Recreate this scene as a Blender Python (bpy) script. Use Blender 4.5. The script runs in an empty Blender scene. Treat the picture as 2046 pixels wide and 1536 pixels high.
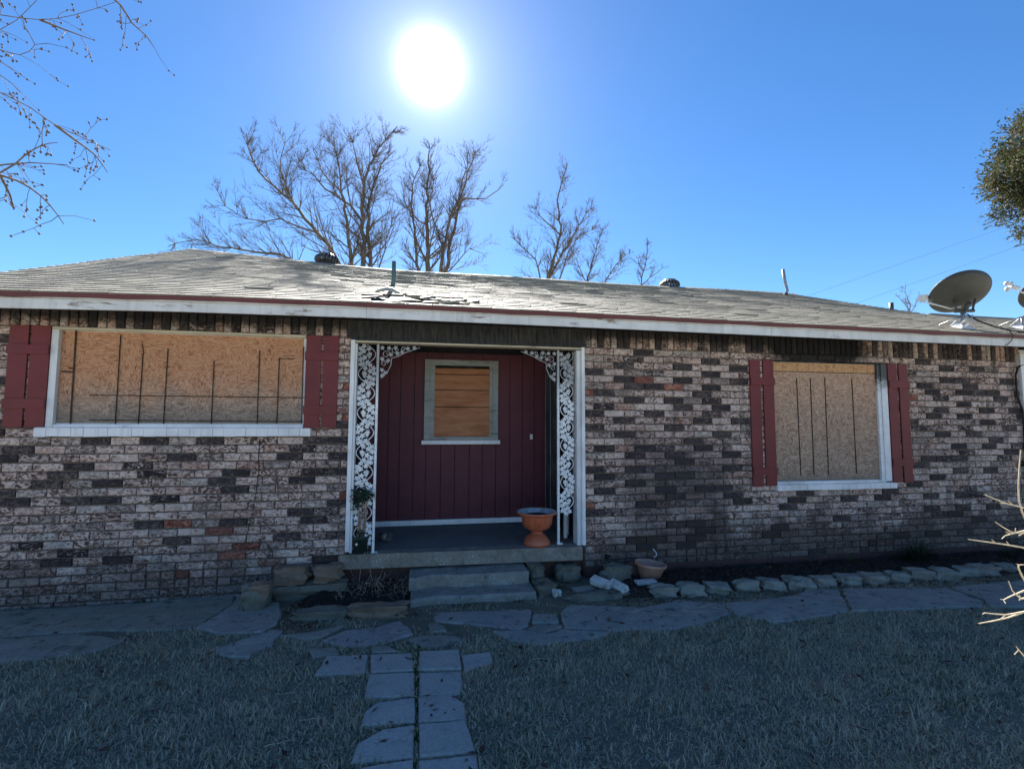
import bpy, math, random
import numpy as np
from mathutils import Matrix, Vector, Quaternion

random.seed(11)
rng = np.random.RandomState(5)
S = bpy.context.scene
COL = S.collection
# measured layout of the place, metres: house front is the plane y = 0, z up
CAM_LENS = 16.7554
CAM_LOC = (0, -5.2928, 1.5673)
CAM_ROWS = [(0.983696, -0.017994, -0.178937), (-0.179775, -0.071867, -0.981079), (0.004794, 0.997252, -0.07393)]
DARK_BRICKS = [(-3.129, 1.342), (-2.577, 1.341), (-3.771, 1.26), (-3.872, 1.179), (-2.315, 1.178), (-3.225, 1.096), (-3.399, 1.014), (-3.503, 0.934), (-2.963, 0.935), (-3.864, 0.848), (-3.765, 0.769), (-3.233, 0.772), (-2.953, 0.767), (-2.567, 0.522), (-2.3, 0.366), (-3.398, 0.198), (-2.861, 0.2), (-2.037, 1.345), (-1.189, 1.342), (-0.932, 1.341), (-1.463, 1.18), (-0.922, 1.175), (-1.749, 1.02), (-0.897, 1.007), (-2.108, 0.938), (-1.275, 0.935), (-1.742, 0.853), (-0.887, 0.694), (-1.291, 0.611), (-1.756, 0.532), (-1.189, 0.529), (-1.479, 0.367), (-0.935, 0.366), (-0.995, 0.122), (-3.958, 2.33), (-3.936, 1.924), (-3.919, 1.517), (-0.854, 1.499), (-0.849, 1.339), (2.591, 2.384), (3.527, 2.296), (2.309, 2.217), (3.118, 2.217), (3.874, 2.214), (1.943, 2.139), (3.535, 2.131), (2.313, 2.052), (3.12, 2.052), (2.46, 1.973), (2.729, 1.962), (3.551, 1.976), (2.043, 1.891), (3.396, 1.89), (2.451, 1.815), (2.992, 1.813), (3.138, 1.73), (3.656, 1.731), (1.939, 1.652), (2.71, 1.65), (2.312, 1.569), (3.4, 1.562), (3.905, 1.564), (1.931, 1.488), (2.998, 1.49), (2.31, 1.403), (3.672, 1.402), (3.25, 1.32), (2.043, 1.245), (2.59, 1.236), (3.404, 1.243), (2.978, 1.158), (3.811, 1.163), (3.141, 1.081), (1.922, 1.016), (2.414, 0.998), (3.792, 1.003), (3.128, 1.069), (2.039, 0.922), (2.834, 0.912), (3.118, 0.913), (2.436, 0.839), (2.038, 0.763), (2.868, 0.757), (3.403, 0.757), (3.678, 0.767), (2.979, 0.674), (3.741, 0.674), (2.585, 0.589), (3.938, 0.587), (1.923, 0.517), (2.947, 0.35), (3.225, 0.352), (3.396, 0.277), (3.234, 0.203), (2.463, 0.188), (2.707, 0.19), (3.105, 0.112), (2.608, 0.115), (4.245, 0.177), (6.628, 2.364), (6.942, 2.28), (7.497, 2.275), (6.992, 2.113), (7.247, 2.112), (8.027, 2.121), (8.258, 2.119), (6.625, 2.034), (7.405, 2.033), (6.716, 1.955), (7.249, 1.955), (7.544, 1.965), (7.769, 1.957), (8.236, 1.964), (7.893, 1.87), (7.243, 1.793), (6.906, 1.715), (7.667, 1.71), (8.168, 1.714), (6.727, 1.64), (8.205, 1.631), (6.407, 1.559), (7.653, 1.552), (8.012, 1.472), (6.889, 1.396), (7.417, 1.39), (7.763, 1.309), (7.155, 1.231), (7.676, 1.228), (7.953, 1.151), (6.631, 1.071), (7.156, 1.066), (6.453, 0.994), (7.113, 0.914), (7.671, 0.906), (6.715, 0.826), (6.374, 0.753), (6.611, 0.588), (7.136, 0.586), (5.8, 0.589), (5.278, 0.592), (6.568, 0.431), (7.139, 0.427), (6.98, 0.342), (7.41, 0.271), (5.099, 0.338), (6.1, 0.101), (6.606, 0.088), (5.662, 0.031), (7.694, 0.412), (4.715, 0.663), (5.915, 0.661), (4.649, 0.592), (4.569, 0.511), (4.25, 0.271), (4.307, 0.186), (5.103, 0.338)]
DIRTY_BRICKS = [(-1.282, 1.264), (-2.684, 1.1), (-2.568, 1.013), (-3.685, 0.354), (-3.218, 0.271), (-2.283, 0.37), (2.459, 2.297), (2.071, 1.733), (3.495, 1.652), (2.853, 1.246), (2.429, 1.145), (1.933, 1.005), (2.095, 0.534), (7.217, 1.476), (6.428, 1.464), (7.671, 0.906)]
RED_BRICKS = [(-0.843, 1.918), (-0.833, 1.586), (-2.058, 0.456), (-1.764, 0.292), (-1.887, 0.23), (-0.851, 0.774), (2.592, 2.048), (3.047, 1.968), (1.883, 0.606), (1.881, 1.885), (-2.326, 0.542), (6.409, 1.881), (-2.326, 0.532)]
PHASE_L = -3.253
PHASE_R = 2.192
BARS_L = [((-3.377, 2.419), (-3.37, 1.511), 0.012), ((-2.989, 2.391), (-2.985, 1.509), 0.006), ((-2.781, 2.209), (-2.784, 1.51), 0.006), ((-2.559, 2.268), (-2.562, 1.51), 0.006), ((-2.13, 2.15), (-2.127, 1.512), 0.006), ((-1.702, 2.277), (-1.697, 1.513), 0.006), ((-1.508, 2.202), (-1.508, 1.514), 0.006), ((-1.274, 2.327), (-1.266, 1.514), 0.006), ((-3.222, 1.788), (-1.247, 1.789), 0.005), ((-3.207, 1.545), (-1.255, 1.539), 0.005), ((-3.474, 2.013), (-3.381, 2.011), 0.014), ((-3.419, 2.048), (-3.383, 2.049), 0.008), ((-1.508, 2.193), (-1.362, 2.194), 0.004), ((-2.796, 2.312), (-2.775, 2.209), 0.005)]
BARS_R = [((4.468, 2.27), (4.462, 2.129)), ((4.687, 2.281), (4.68, 2.128)), ((5.112, 2.292), (5.104, 2.137)), ((5.528, 2.297), (5.519, 2.139)), ((5.743, 2.296), (5.733, 2.138)), ((4.31, 2.123), (5.802, 2.139)), ((4.67, 2.119), (4.677, 0.883)), ((4.871, 2.123), (4.869, 0.888)), ((5.087, 2.128), (5.08, 0.893)), ((5.495, 2.127), (5.499, 0.898))]
PAVERS = [[(-0.669, -1.506), (-0.374, -1.545), (-0.361, -1.829), (-0.698, -1.787)], [(-0.356, -1.548), (-0.058, -1.579), (-0.041, -1.847), (-0.326, -1.822)], [(-0.014, -1.562), (0.283, -1.593), (0.279, -1.886), (-0.011, -1.853)], [(0.295, -1.669), (0.512, -1.652), (0.511, -1.811), (0.3, -1.918)], [(-0.333, -1.848), (-0.037, -1.876), (-0.028, -2.173), (-0.334, -2.139)], [(-0.011, -1.881), (0.271, -1.905), (0.278, -2.067), (0.246, -2.2), (-0.007, -2.177)], [(-0.254, -2.203), (-0.028, -2.195), (-0.023, -2.449), (-0.318, -2.431), (-0.309, -2.283)], [(-0.007, -2.199), (0.193, -2.202), (0.265, -2.3), (0.26, -2.468), (-0.004, -2.452)], [(-0.193, -2.482), (-0.025, -2.472), (-0.027, -2.746), (-0.327, -2.731), (-0.312, -2.58)], [(-0.003, -2.476), (0.253, -2.481), (0.283, -2.761), (0.005, -2.752)], [(-0.182, -2.765), (-0.027, -2.765), (-0.018, -3.046), (-0.31, -2.992), (-0.319, -2.785)], [(0.005, -2.77), (0.286, -2.777), (0.28, -3.101), (0.008, -3.051)]]
FLAGS = [[(1.248, -0.985), (1.359, -0.838), (1.678, -0.911), (2.029, -1.016), (2.466, -0.906), (2.802, -1.067), (2.734, -1.299), (2.446, -1.433), (2.067, -1.534), (1.605, -1.478), (1.173, -1.347)], [(2.834, -1.073), (3.662, -0.999), (3.943, -0.832), (4.254, -0.89), (3.903, -1.366), (3.783, -1.458), (3.287, -1.533), (2.958, -1.55), (2.763, -1.329)], [(4.298, -0.882), (5.403, -1.072), (5.327, -1.441), (5.161, -1.575), (3.847, -1.458)], [(5.475, -1.052), (6.523, -1.002), (7.311, -1.018), (6.082, -1.72), (5.207, -1.583), (5.383, -1.423)], [(0.475, -0.803), (0.994, -0.874), (0.974, -0.983), (0.878, -1.239), (0.783, -1.284), (0.407, -1.097), (0.123, -0.977), (0.119, -0.786)], [(0.996, -0.987), (1.191, -1.036), (1.191, -1.119), (1.156, -1.225), (1.063, -1.208), (0.933, -1.184)], [(0.861, -1.299), (0.955, -1.221), (1.173, -1.272), (1.144, -1.341), (0.947, -1.416)], [(0.569, -1.295), (0.83, -1.324), (0.938, -1.453), (1.16, -1.375), (1.533, -1.495), (1.369, -1.581), (0.878, -1.617), (0.681, -1.481)], [(-0.762, -1.212), (-0.62, -1.043), (-0.399, -1.022), (-0.171, -0.922), (-0.098, -1.078), (-0.07, -1.226), (-0.221, -1.313), (-0.396, -1.371), (-0.584, -1.363), (-0.66, -1.304)], [(-1.109, -1.072), (-0.802, -1.05), (-0.647, -0.976), (-0.793, -1.169), (-0.889, -1.207)], [(-4.879, -0.051), (-3.982, -0.074), (-3.368, -0.064), (-2.54, -0.071), (-1.853, 0.092), (-1.76, -0.265), (-1.876, -0.757), (-2.157, -0.757), (-2.646, -0.666), (-3.095, -0.683), (-4.28, -0.675)], [(-1.812, 0.029), (-1.638, -0.134), (-1.34, -0.287), (-1.227, -0.632), (-1.198, -0.809), (-1.282, -0.981), (-1.586, -0.964), (-1.842, -0.774), (-1.741, -0.268)], [(-1.518, -1.232), (-1.42, -1.118), (-1.221, -0.931), (-1.116, -0.951), (-1.119, -1.219), (-1.207, -1.438), (-1.419, -1.382)], [(-4.23, -0.728), (-3.057, -0.738), (-2.752, -0.727), (-2.271, -0.95), (-2.343, -1.121), (-2.73, -1.209), (-3.824, -1.152)], [(-0.838, -1.367), (-0.628, -1.363), (-0.586, -1.481), (-0.685, -1.495), (-0.759, -1.505)], [(-0.366, -1.412), (-0.249, -1.408), (-0.135, -1.54), (-0.355, -1.515)], [(0.046, -1.04), (0.122, -1.022), (0.194, -1.133), (0.199, -1.206), (0.086, -1.216)], [(-0.099, -1.317), (0.037, -1.276), (0.168, -1.281), (0.318, -1.376), (0.34, -1.436), (0.267, -1.486), (0.037, -1.478)]]
EDGING = [((2.26, -0.739), (2.531, -0.79), -0.09), ((2.549, -0.758), (2.822, -0.809), -0.085), ((2.875, -0.748), (3.117, -0.793), -0.093), ((3.209, -0.737), (3.455, -0.783), -0.091), ((3.503, -0.739), (3.763, -0.788), -0.102), ((3.78, -0.768), (4.064, -0.821), -0.08), ((4.138, -0.757), (4.379, -0.802), -0.095), ((4.446, -0.735), (4.715, -0.785), -0.101), ((4.727, -0.787), (4.983, -0.835), -0.081), ((5.061, -0.767), (5.309, -0.814), -0.092), ((5.356, -0.737), (5.658, -0.794), -0.078), ((5.601, -0.826), (5.85, -0.873), -0.039), ((6.041, -0.732), (6.273, -0.776), -0.102), ((6.259, -0.727), (6.571, -0.786), -0.088), ((6.723, -0.672), (6.923, -0.709), -0.109)]
BARE_TREES = {'A': [([(-2.487, 14.0, 6.244), (-2.526, 14.03, 7.584), (-2.536, 14.061, 10.704), (-2.246, 14.091, 12.178), (-1.327, 14.122, 13.627)], 0.2, 0.03), ([(-2.163, 14.0, 6.26), (-2.211, 14.125, 7.634), (-2.404, 14.25, 10.03), (-1.991, 14.375, 12.041), (-1.412, 14.5, 12.823)], 0.16, 0.02), ([(-2.771, 14.0, 6.229), (-2.877, 13.833, 7.498), (-3.331, 13.665, 10.438), (-3.678, 13.498, 12.382)], 0.15, 0.02), ([(-2.959, 14.0, 6.22), (-3.435, 14.005, 7.659), (-4.163, 14.01, 8.759), (-5.279, 14.016, 10.001), (-6.714, 14.021, 11.397), (-7.0, 14.026, 12.602)], 0.16, 0.02), ([(-4.076, 14.0, 6.164), (-5.241, 14.189, 7.742), (-6.256, 14.377, 8.039), (-7.246, 14.566, 8.137), (-9.051, 14.754, 8.497), (-9.967, 14.943, 8.221)], 0.11, 0.015), ([(-2.571, 14.0, 9.389), (-3.12, 14.317, 10.207), (-4.169, 14.634, 10.977), (-5.353, 14.951, 12.326)], 0.09, 0.015), ([(-4.161, 14.0, 8.755), (-5.56, 13.7, 9.121), (-6.512, 13.401, 8.917), (-7.608, 13.101, 9.447)], 0.07, 0.012), ([(-2.528, 14.0, 10.675), (-2.777, 13.649, 11.565), (-3.038, 13.297, 12.558)], 0.07, 0.012), ([(-5.275, 14.0, 9.994), (-5.564, 13.462, 10.976), (-5.283, 12.924, 12.068)], 0.06, 0.01), ([(-3.39, 14.0, 10.595), (-4.232, 13.929, 11.36), (-4.535, 13.858, 12.519)], 0.06, 0.01), ([(-2.03, 14.0, 7.076), (-1.539, 13.436, 8.534), (-1.243, 12.872, 9.518)], 0.06, 0.01)], 'B': [([(-0.227, 15.0, 6.606), (-0.333, 14.974, 7.807), (-0.745, 14.948, 10.703), (-0.621, 14.922, 11.923), (-0.276, 14.896, 12.727)], 0.14, 0.02), ([(0.108, 15.0, 6.623), (0.045, 15.119, 7.875), (-0.104, 15.239, 11.501), (0.009, 15.358, 13.775)], 0.2, 0.02), ([(0.572, 15.0, 6.647), (0.55, 14.867, 7.762), (1.138, 14.734, 10.771), (2.464, 14.601, 11.119), (3.186, 14.468, 11.75)], 0.16, 0.02), ([(0.826, 15.0, 6.659), (0.772, 15.141, 7.859), (1.471, 15.282, 11.669), (2.067, 15.423, 13.715)], 0.15, 0.02), ([(-0.076, 15.0, 9.897), (-0.872, 15.109, 10.543), (-1.213, 15.218, 11.455)], 0.06, 0.01), ([(1.153, 15.0, 10.893), (1.526, 14.429, 12.214), (1.16, 13.858, 12.737)], 0.07, 0.01), ([(0.766, 15.0, 7.816), (1.838, 15.071, 8.953), (2.555, 15.141, 8.689)], 0.05, 0.01), ([(0.53, 15.0, 9.279), (0.073, 14.711, 10.887), (0.464, 14.422, 12.322)], 0.06, 0.01)], 'C': [([(5.89, 17.0, 6.914), (5.828, 16.949, 8.444), (6.455, 16.898, 10.689), (6.316, 16.847, 12.444), (6.773, 16.796, 14.321)], 0.17, 0.02), ([(5.714, 17.0, 7.403), (5.169, 16.827, 9.313), (4.386, 16.654, 9.942), (3.864, 16.48, 10.281)], 0.09, 0.01), ([(5.841, 17.0, 8.459), (7.05, 17.155, 10.575), (7.902, 17.309, 12.009), (8.53, 17.464, 12.662)], 0.12, 0.015), ([(6.485, 17.0, 10.731), (5.443, 16.929, 11.638), (5.122, 16.857, 12.087)], 0.07, 0.01), ([(6.22, 17.0, 7.429), (6.655, 16.725, 9.377), (7.339, 16.451, 10.582), (8.268, 16.176, 10.922)], 0.08, 0.01)], 'D': [([(8.4, 19.0, 7.486), (8.537, 19.036, 9.021), (9.081, 19.071, 10.886), (9.544, 19.107, 12.296)], 0.12, 0.015), ([(9.312, 19.0, 7.529), (9.705, 19.224, 9.283), (10.698, 19.449, 10.556), (11.471, 19.673, 11.267)], 0.09, 0.01), ([(8.524, 19.0, 9.01), (7.832, 18.768, 10.138), (7.482, 18.535, 10.856)], 0.05, 0.01)], 'E': [([(12.052, 20.0, 7.3), (12.039, 19.778, 9.258), (12.263, 19.555, 10.695), (12.357, 19.333, 11.821)], 0.11, 0.015), ([(12.146, 20.0, 9.327), (13.026, 19.866, 10.107), (13.59, 19.731, 10.544)], 0.06, 0.01), ([(12.314, 20.0, 10.105), (12.292, 21.047, 11.505)], 0.05, 0.01)], 'F': [([(37.76, 26.0, 8.019), (38.533, 26.381, 10.566), (38.8, 26.762, 12.126), (39.095, 27.142, 12.751)], 0.12, 0.02), ([(38.042, 26.0, 10.05), (39.208, 26.207, 11.381), (40.238, 26.414, 11.902)], 0.07, 0.01), ([(38.07, 26.0, 10.458), (37.836, 26.483, 11.381), (37.946, 26.967, 11.925)], 0.06, 0.01)]}
LEFT_BRANCHES = [[(-2.399, -2.6, 3.578), (-2.147, -2.6, 3.593), (-1.973, -2.6, 3.595), (-1.82, -2.6, 3.648), (-1.643, -2.6, 3.748)], [(-1.764, -2.6, 3.852), (-1.619, -2.6, 3.738), (-1.562, -2.6, 3.649), (-1.493, -2.6, 3.59), (-1.447, -2.6, 3.527)], [(-2.202, -2.8, 3.189), (-1.96, -2.8, 3.066), (-1.837, -2.8, 3.009), (-1.731, -2.8, 2.936), (-1.616, -2.8, 2.888), (-1.498, -2.8, 2.839)], [(-1.766, -2.75, 2.963), (-1.678, -2.75, 2.898), (-1.59, -2.75, 2.833), (-1.532, -2.75, 2.751)], [(-1.985, -3.0, 2.541), (-1.778, -3.0, 2.594), (-1.694, -3.0, 2.68), (-1.633, -3.0, 2.732), (-1.578, -3.0, 2.749)], [(-2.075, -2.9, 2.628), (-1.858, -2.9, 2.673), (-1.746, -2.9, 2.696), (-1.601, -2.9, 2.7)], [(-1.99, -3.0, 2.605), (-1.777, -3.0, 2.584), (-1.666, -3.0, 2.54), (-1.588, -3.0, 2.47), (-1.531, -3.0, 2.391)], [(-2.257, -2.7, 3.334), (-2.054, -2.7, 3.34), (-1.971, -2.7, 3.327), (-1.912, -2.7, 3.388), (-1.971, -2.7, 3.482)], [(-2.437, -2.5, 3.552), (-2.221, -2.5, 3.586), (-2.096, -2.5, 3.733), (-1.993, -2.5, 3.908)], [(-2.208, -2.7, 3.216), (-2.045, -2.7, 3.214), (-1.957, -2.7, 3.137)], [(-1.777, -3.0, 2.584), (-1.735, -3.0, 2.5), (-1.717, -3.0, 2.437)], [(-1.973, -2.6, 3.595), (-1.859, -2.6, 3.559), (-1.733, -2.6, 3.524)]]
RIGHT_TWIGS = [[(2.333, -3.9, 1.206), (2.142, -3.9, 1.259), (2.062, -3.9, 1.277), (1.966, -3.9, 1.311)], [(2.349, -3.9, 1.134), (2.133, -3.9, 1.169), (2.075, -3.9, 1.176), (2.007, -3.9, 1.214)], [(2.273, -3.9, 1.083), (2.129, -3.9, 1.118), (2.005, -3.9, 1.139), (1.884, -3.9, 1.157)], [(2.307, -3.9, 1.189), (2.134, -3.9, 1.177), (2.047, -3.9, 1.163)], [(2.369, -3.85, 0.973), (2.19, -3.85, 0.947), (2.093, -3.85, 0.92)], [(2.359, -3.85, 0.873), (2.183, -3.85, 0.872), (2.1, -3.85, 0.867), (2.006, -3.85, 0.88)], [(2.419, -3.8, 0.879), (2.259, -3.8, 0.848), (2.171, -3.8, 0.83), (2.042, -3.8, 0.82)], [(2.223, -3.85, 0.945), (2.186, -3.85, 1.001), (2.173, -3.85, 1.038), (2.199, -3.85, 1.04)], [(2.609, -3.6, 1.136), (2.578, -3.6, 1.224), (2.591, -3.6, 1.354), (2.61, -3.6, 1.446)], [(2.367, -3.85, 0.955), (2.174, -3.85, 0.919), (2.122, -3.85, 0.986)], [(2.242, -3.85, 0.658), (2.169, -3.85, 0.717), (2.135, -3.85, 0.755)]]
SKY_SAT = 1.22
SKY_TINT = (0.59, 0.66, 0.735)
SUN_CORE = (30.0, 1.65, 1.7)
SUN_HALO = (4.5, 3.2)
SUN_VEIL = (0.0, 14.0)
SUN_POWER = 5.0
EXPOSURE = 2.18

# ---------------------------------------------------------------- camera
cam_d = bpy.data.cameras.new("camera")
cam = bpy.data.objects.new("camera", cam_d)
COL.objects.link(cam)
cam_d.sensor_width = 36.0
cam_d.lens = CAM_LENS
cam_d.clip_start = 0.05
cam_d.clip_end = 3000
m = Matrix([list(r) + [0] for r in CAM_ROWS] + [[0, 0, 0, 1]])
m.translation = Vector(CAM_LOC)
cam.matrix_world = m
S.camera = cam

# ---------------------------------------------------------------- sky, sun, exposure
SUN_EL = math.radians(37.36)
SUN_DIR = Vector((-0.00116, math.cos(SUN_EL), math.sin(SUN_EL)))
SKY_STRENGTH = 0.055
w = bpy.data.worlds.new("World")
S.world = w
w.use_nodes = True
nt = w.node_tree
nt.nodes.clear()
N = nt.nodes.new
L = nt.links.new
out = N("ShaderNodeOutputWorld")
bg = N("ShaderNodeBackground")
sky = N("ShaderNodeTexSky")
sky.sky_type = 'NISHITA'
sky.sun_disc = False
sky.sun_elevation = SUN_EL
sky.sun_rotation = 0.0
sky.altitude = 300
sky.air_density = 1.0
sky.dust_density = 0.15
sky.ozone_density = 3.0
hsv = N("ShaderNodeHueSaturation")
hsv.inputs['Saturation'].default_value = SKY_SAT
L(sky.outputs[0], hsv.inputs['Color'])
# the sun itself and the bright air round it
geo = N("ShaderNodeNewGeometry")
dot = N("ShaderNodeVectorMath"); dot.operation = 'DOT_PRODUCT'
dot.inputs[1].default_value = -SUN_DIR
L(geo.outputs['Incoming'], dot.inputs[0])
ac = N("ShaderNodeMath"); ac.operation = 'ARCCOSINE'
cl = N("ShaderNodeClamp"); cl.inputs['Min'].default_value = -1; cl.inputs['Max'].default_value = 1
L(dot.outputs['Value'], cl.inputs['Value']); L(cl.outputs[0], ac.inputs[0])
def wmath(op, a, b=None):
    n = N("ShaderNodeMath"); n.operation = op
    for i, v in enumerate((a, b)):
        if v is None: continue
        if isinstance(v, (int, float)): n.inputs[i].default_value = v
        else: L(v, n.inputs[i])
    return n.outputs[0]
deg = wmath('MULTIPLY', ac.outputs[0], 57.29578)
def falloff(amp, width, power=1.0):
    e = wmath('DIVIDE', deg, width)
    e = wmath('POWER', e, power)
    e = wmath('MULTIPLY', e, -1.0)
    e = wmath('EXPONENT', e)
    return wmath('MULTIPLY', e, amp)
core = falloff(SUN_CORE[0], SUN_CORE[1], SUN_CORE[2])
halo = falloff(SUN_HALO[0], SUN_HALO[1], 1.0)
veil = falloff(SUN_VEIL[0], SUN_VEIL[1], 1.0)
def tint(sock, col):
    n = N("ShaderNodeVectorMath"); n.operation = 'SCALE'
    n.inputs[0].default_value = col
    L(sock, n.inputs['Scale'])
    return n.outputs[0]
def vadd(a, b):
    n = N("ShaderNodeVectorMath"); n.operation = 'ADD'
    L(a, n.inputs[0]); L(b, n.inputs[1]); return n.outputs[0]
sc = N("ShaderNodeVectorMath"); sc.operation = 'MULTIPLY'
sc.inputs[1].default_value = SKY_TINT
L(hsv.outputs[0], sc.inputs[0])
tot = vadd(vadd(sc.outputs[0], tint(core, (1.0, 0.98, 0.95))), vadd(tint(halo, (0.92, 0.96, 1.0)), tint(veil, (0.6, 0.8, 1.0))))
L(tot, bg.inputs['Color'])
bg.inputs['Strength'].default_value = SKY_STRENGTH
L(bg.outputs[0], out.inputs['Surface'])

sun_d = bpy.data.lights.new("sun", 'SUN')
sun_d.energy = SUN_POWER
sun_d.angle = math.radians(0.53)
sun_d.color = (1.0, 0.95, 0.87)
sun = bpy.data.objects.new("sun", sun_d)
COL.objects.link(sun)
sun.location = (0, 30, 30)
sun.rotation_euler = SUN_DIR.to_track_quat('Z', 'Y').to_euler()

S.view_settings.view_transform = 'Standard'
S.view_settings.look = 'None'
S.view_settings.exposure = EXPOSURE
S.view_settings.gamma = 1
S.view_settings.use_curve_mapping = False
S.render.engine = 'CYCLES'
S.cycles.use_denoising = True
S.cycles.max_bounces = 6

# ---------------------------------------------------------------- materials
def ramp(nt, fac, stops, interp='LINEAR'):
    r = nt.nodes.new("ShaderNodeValToRGB")
    r.color_ramp.interpolation = interp
    while len(r.color_ramp.elements) < len(stops): r.color_ramp.elements.new(0.5)
    for e, (p, c) in zip(r.color_ramp.elements, stops):
        e.position = p
        e.color = (c, c, c, 1) if isinstance(c, (int, float)) else (*c, 1)
    nt.links.new(fac, r.inputs[0])
    return r.outputs[0]

class M:
    """small builder: a Principled material whose colour comes from layered noise"""
    def __init__(s, name, rough=0.85, spec=0.25, metal=0.0):
        s.m = bpy.data.materials.new(name)
        s.m.use_nodes = True
        s.nt = s.m.node_tree
        s.b = s.nt.nodes["Principled BSDF"]
        s.b.inputs['Roughness'].default_value = rough
        s.b.inputs['Specular IOR Level'].default_value = spec
        s.b.inputs['Metallic'].default_value = metal
        s.col = None
        g = s.nt.nodes.new("ShaderNodeNewGeometry")
        s.geo = g
        s.P = g.outputs['Position']
        s.isl = g.outputs['Random Per Island']
    def node(s, t, **k):
        n = s.nt.nodes.new(t)
        for a, v in k.items(): setattr(n, a, v)
        return n
    def link(s, a, b): s.nt.links.new(a, b)
    def math(s, op, a, b=None, c=None, clamp=False):
        n = s.node("ShaderNodeMath", operation=op, use_clamp=clamp)
        for i, v in enumerate((a, b, c)):
            if v is None: continue
            if isinstance(v, (int, float)): n.inputs[i].default_value = v
            else: s.link(v, n.inputs[i])
        return n.outputs[0]
    def vec(s, op, a, b):
        n = s.node("ShaderNodeVectorMath", operation=op)
        for i, v in enumerate((a, b)):
            if isinstance(v, (tuple, list)): n.inputs[i].default_value = v
            else: s.link(v, n.inputs[i])
        return n.outputs[0]
    def shifted(s):
        """position moved by a random amount per piece, so that no two pieces share their markings"""
        oi = s.node("ShaderNodeObjectInfo")
        r = s.math('ADD', s.math('MULTIPLY', oi.outputs['Random'], 37.0), s.math('MULTIPLY', s.isl, 53.0))
        c = s.node("ShaderNodeCombineXYZ")
        for i in range(3): s.link(r, c.inputs[i])
        return s.vec('ADD', s.P, c.outputs[0])
    def rnd(s):
        oi = s.node("ShaderNodeObjectInfo")
        return s.math('FRACT', s.math('ADD', s.math('MULTIPLY', oi.outputs['Random'], 7.3), s.math('MULTIPLY', s.isl, 5.1)))
    def noise(s, scale, detail=4, rough=0.6, dist=0.0, stretch=(1, 1, 1), vec=None):
        v = s.vec('MULTIPLY', vec if vec is not None else s.P, stretch)
        n = s.node("ShaderNodeTexNoise")
        n.inputs['Scale'].default_value = scale
        n.inputs['Detail'].default_value = detail
        n.inputs['Roughness'].default_value = rough
        n.inputs['Distortion'].default_value = dist
        s.link(v, n.inputs['Vector'])
        return n.outputs['Fac']
    def ramp(s, f, stops, interp='LINEAR'): return ramp(s.nt, f, stops, interp)
    def mix(s, fac, a, b, mode='MIX'):
        n = s.node("ShaderNodeMix", data_type='RGBA', blend_type=mode)
        for i, v in ((0, fac), (6, a), (7, b)):
            if isinstance(v, (int, float)): n.inputs[i].default_value = v
            elif isinstance(v, (tuple, list)): n.inputs[i].default_value = (*v, 1)
            else: s.link(v, n.inputs[i])
        return n.outputs[2]
    def xyz(s):
        n = s.node("ShaderNodeSeparateXYZ"); s.link(s.P, n.inputs[0]); return n.outputs
    def smooth(s, v, a, b, lo=0.0, hi=1.0):
        n = s.node("ShaderNodeMapRange", interpolation_type='SMOOTHSTEP')
        s.link(v, n.inputs[0])
        for i, k in ((1, a), (2, b), (3, lo), (4, hi)): n.inputs[i].default_value = k
        return n.outputs[0]
    def done(s, col, bump=None, strength=0.4, dist=0.01, rough=None):
        if isinstance(col, (tuple, list)): s.b.inputs['Base Color'].default_value = (*col, 1)
        else: s.link(col, s.b.inputs['Base Color'])
        if bump is not None:
            n = s.node("ShaderNodeBump")
            n.inputs['Strength'].default_value = strength
            n.inputs['Distance'].default_value = dist
            s.link(bump, n.inputs['Height'])
            s.link(n.outputs[0], s.b.inputs['Normal'])
        if rough is not None: s.link(rough, s.b.inputs['Roughness'])
        return s.m

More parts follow.
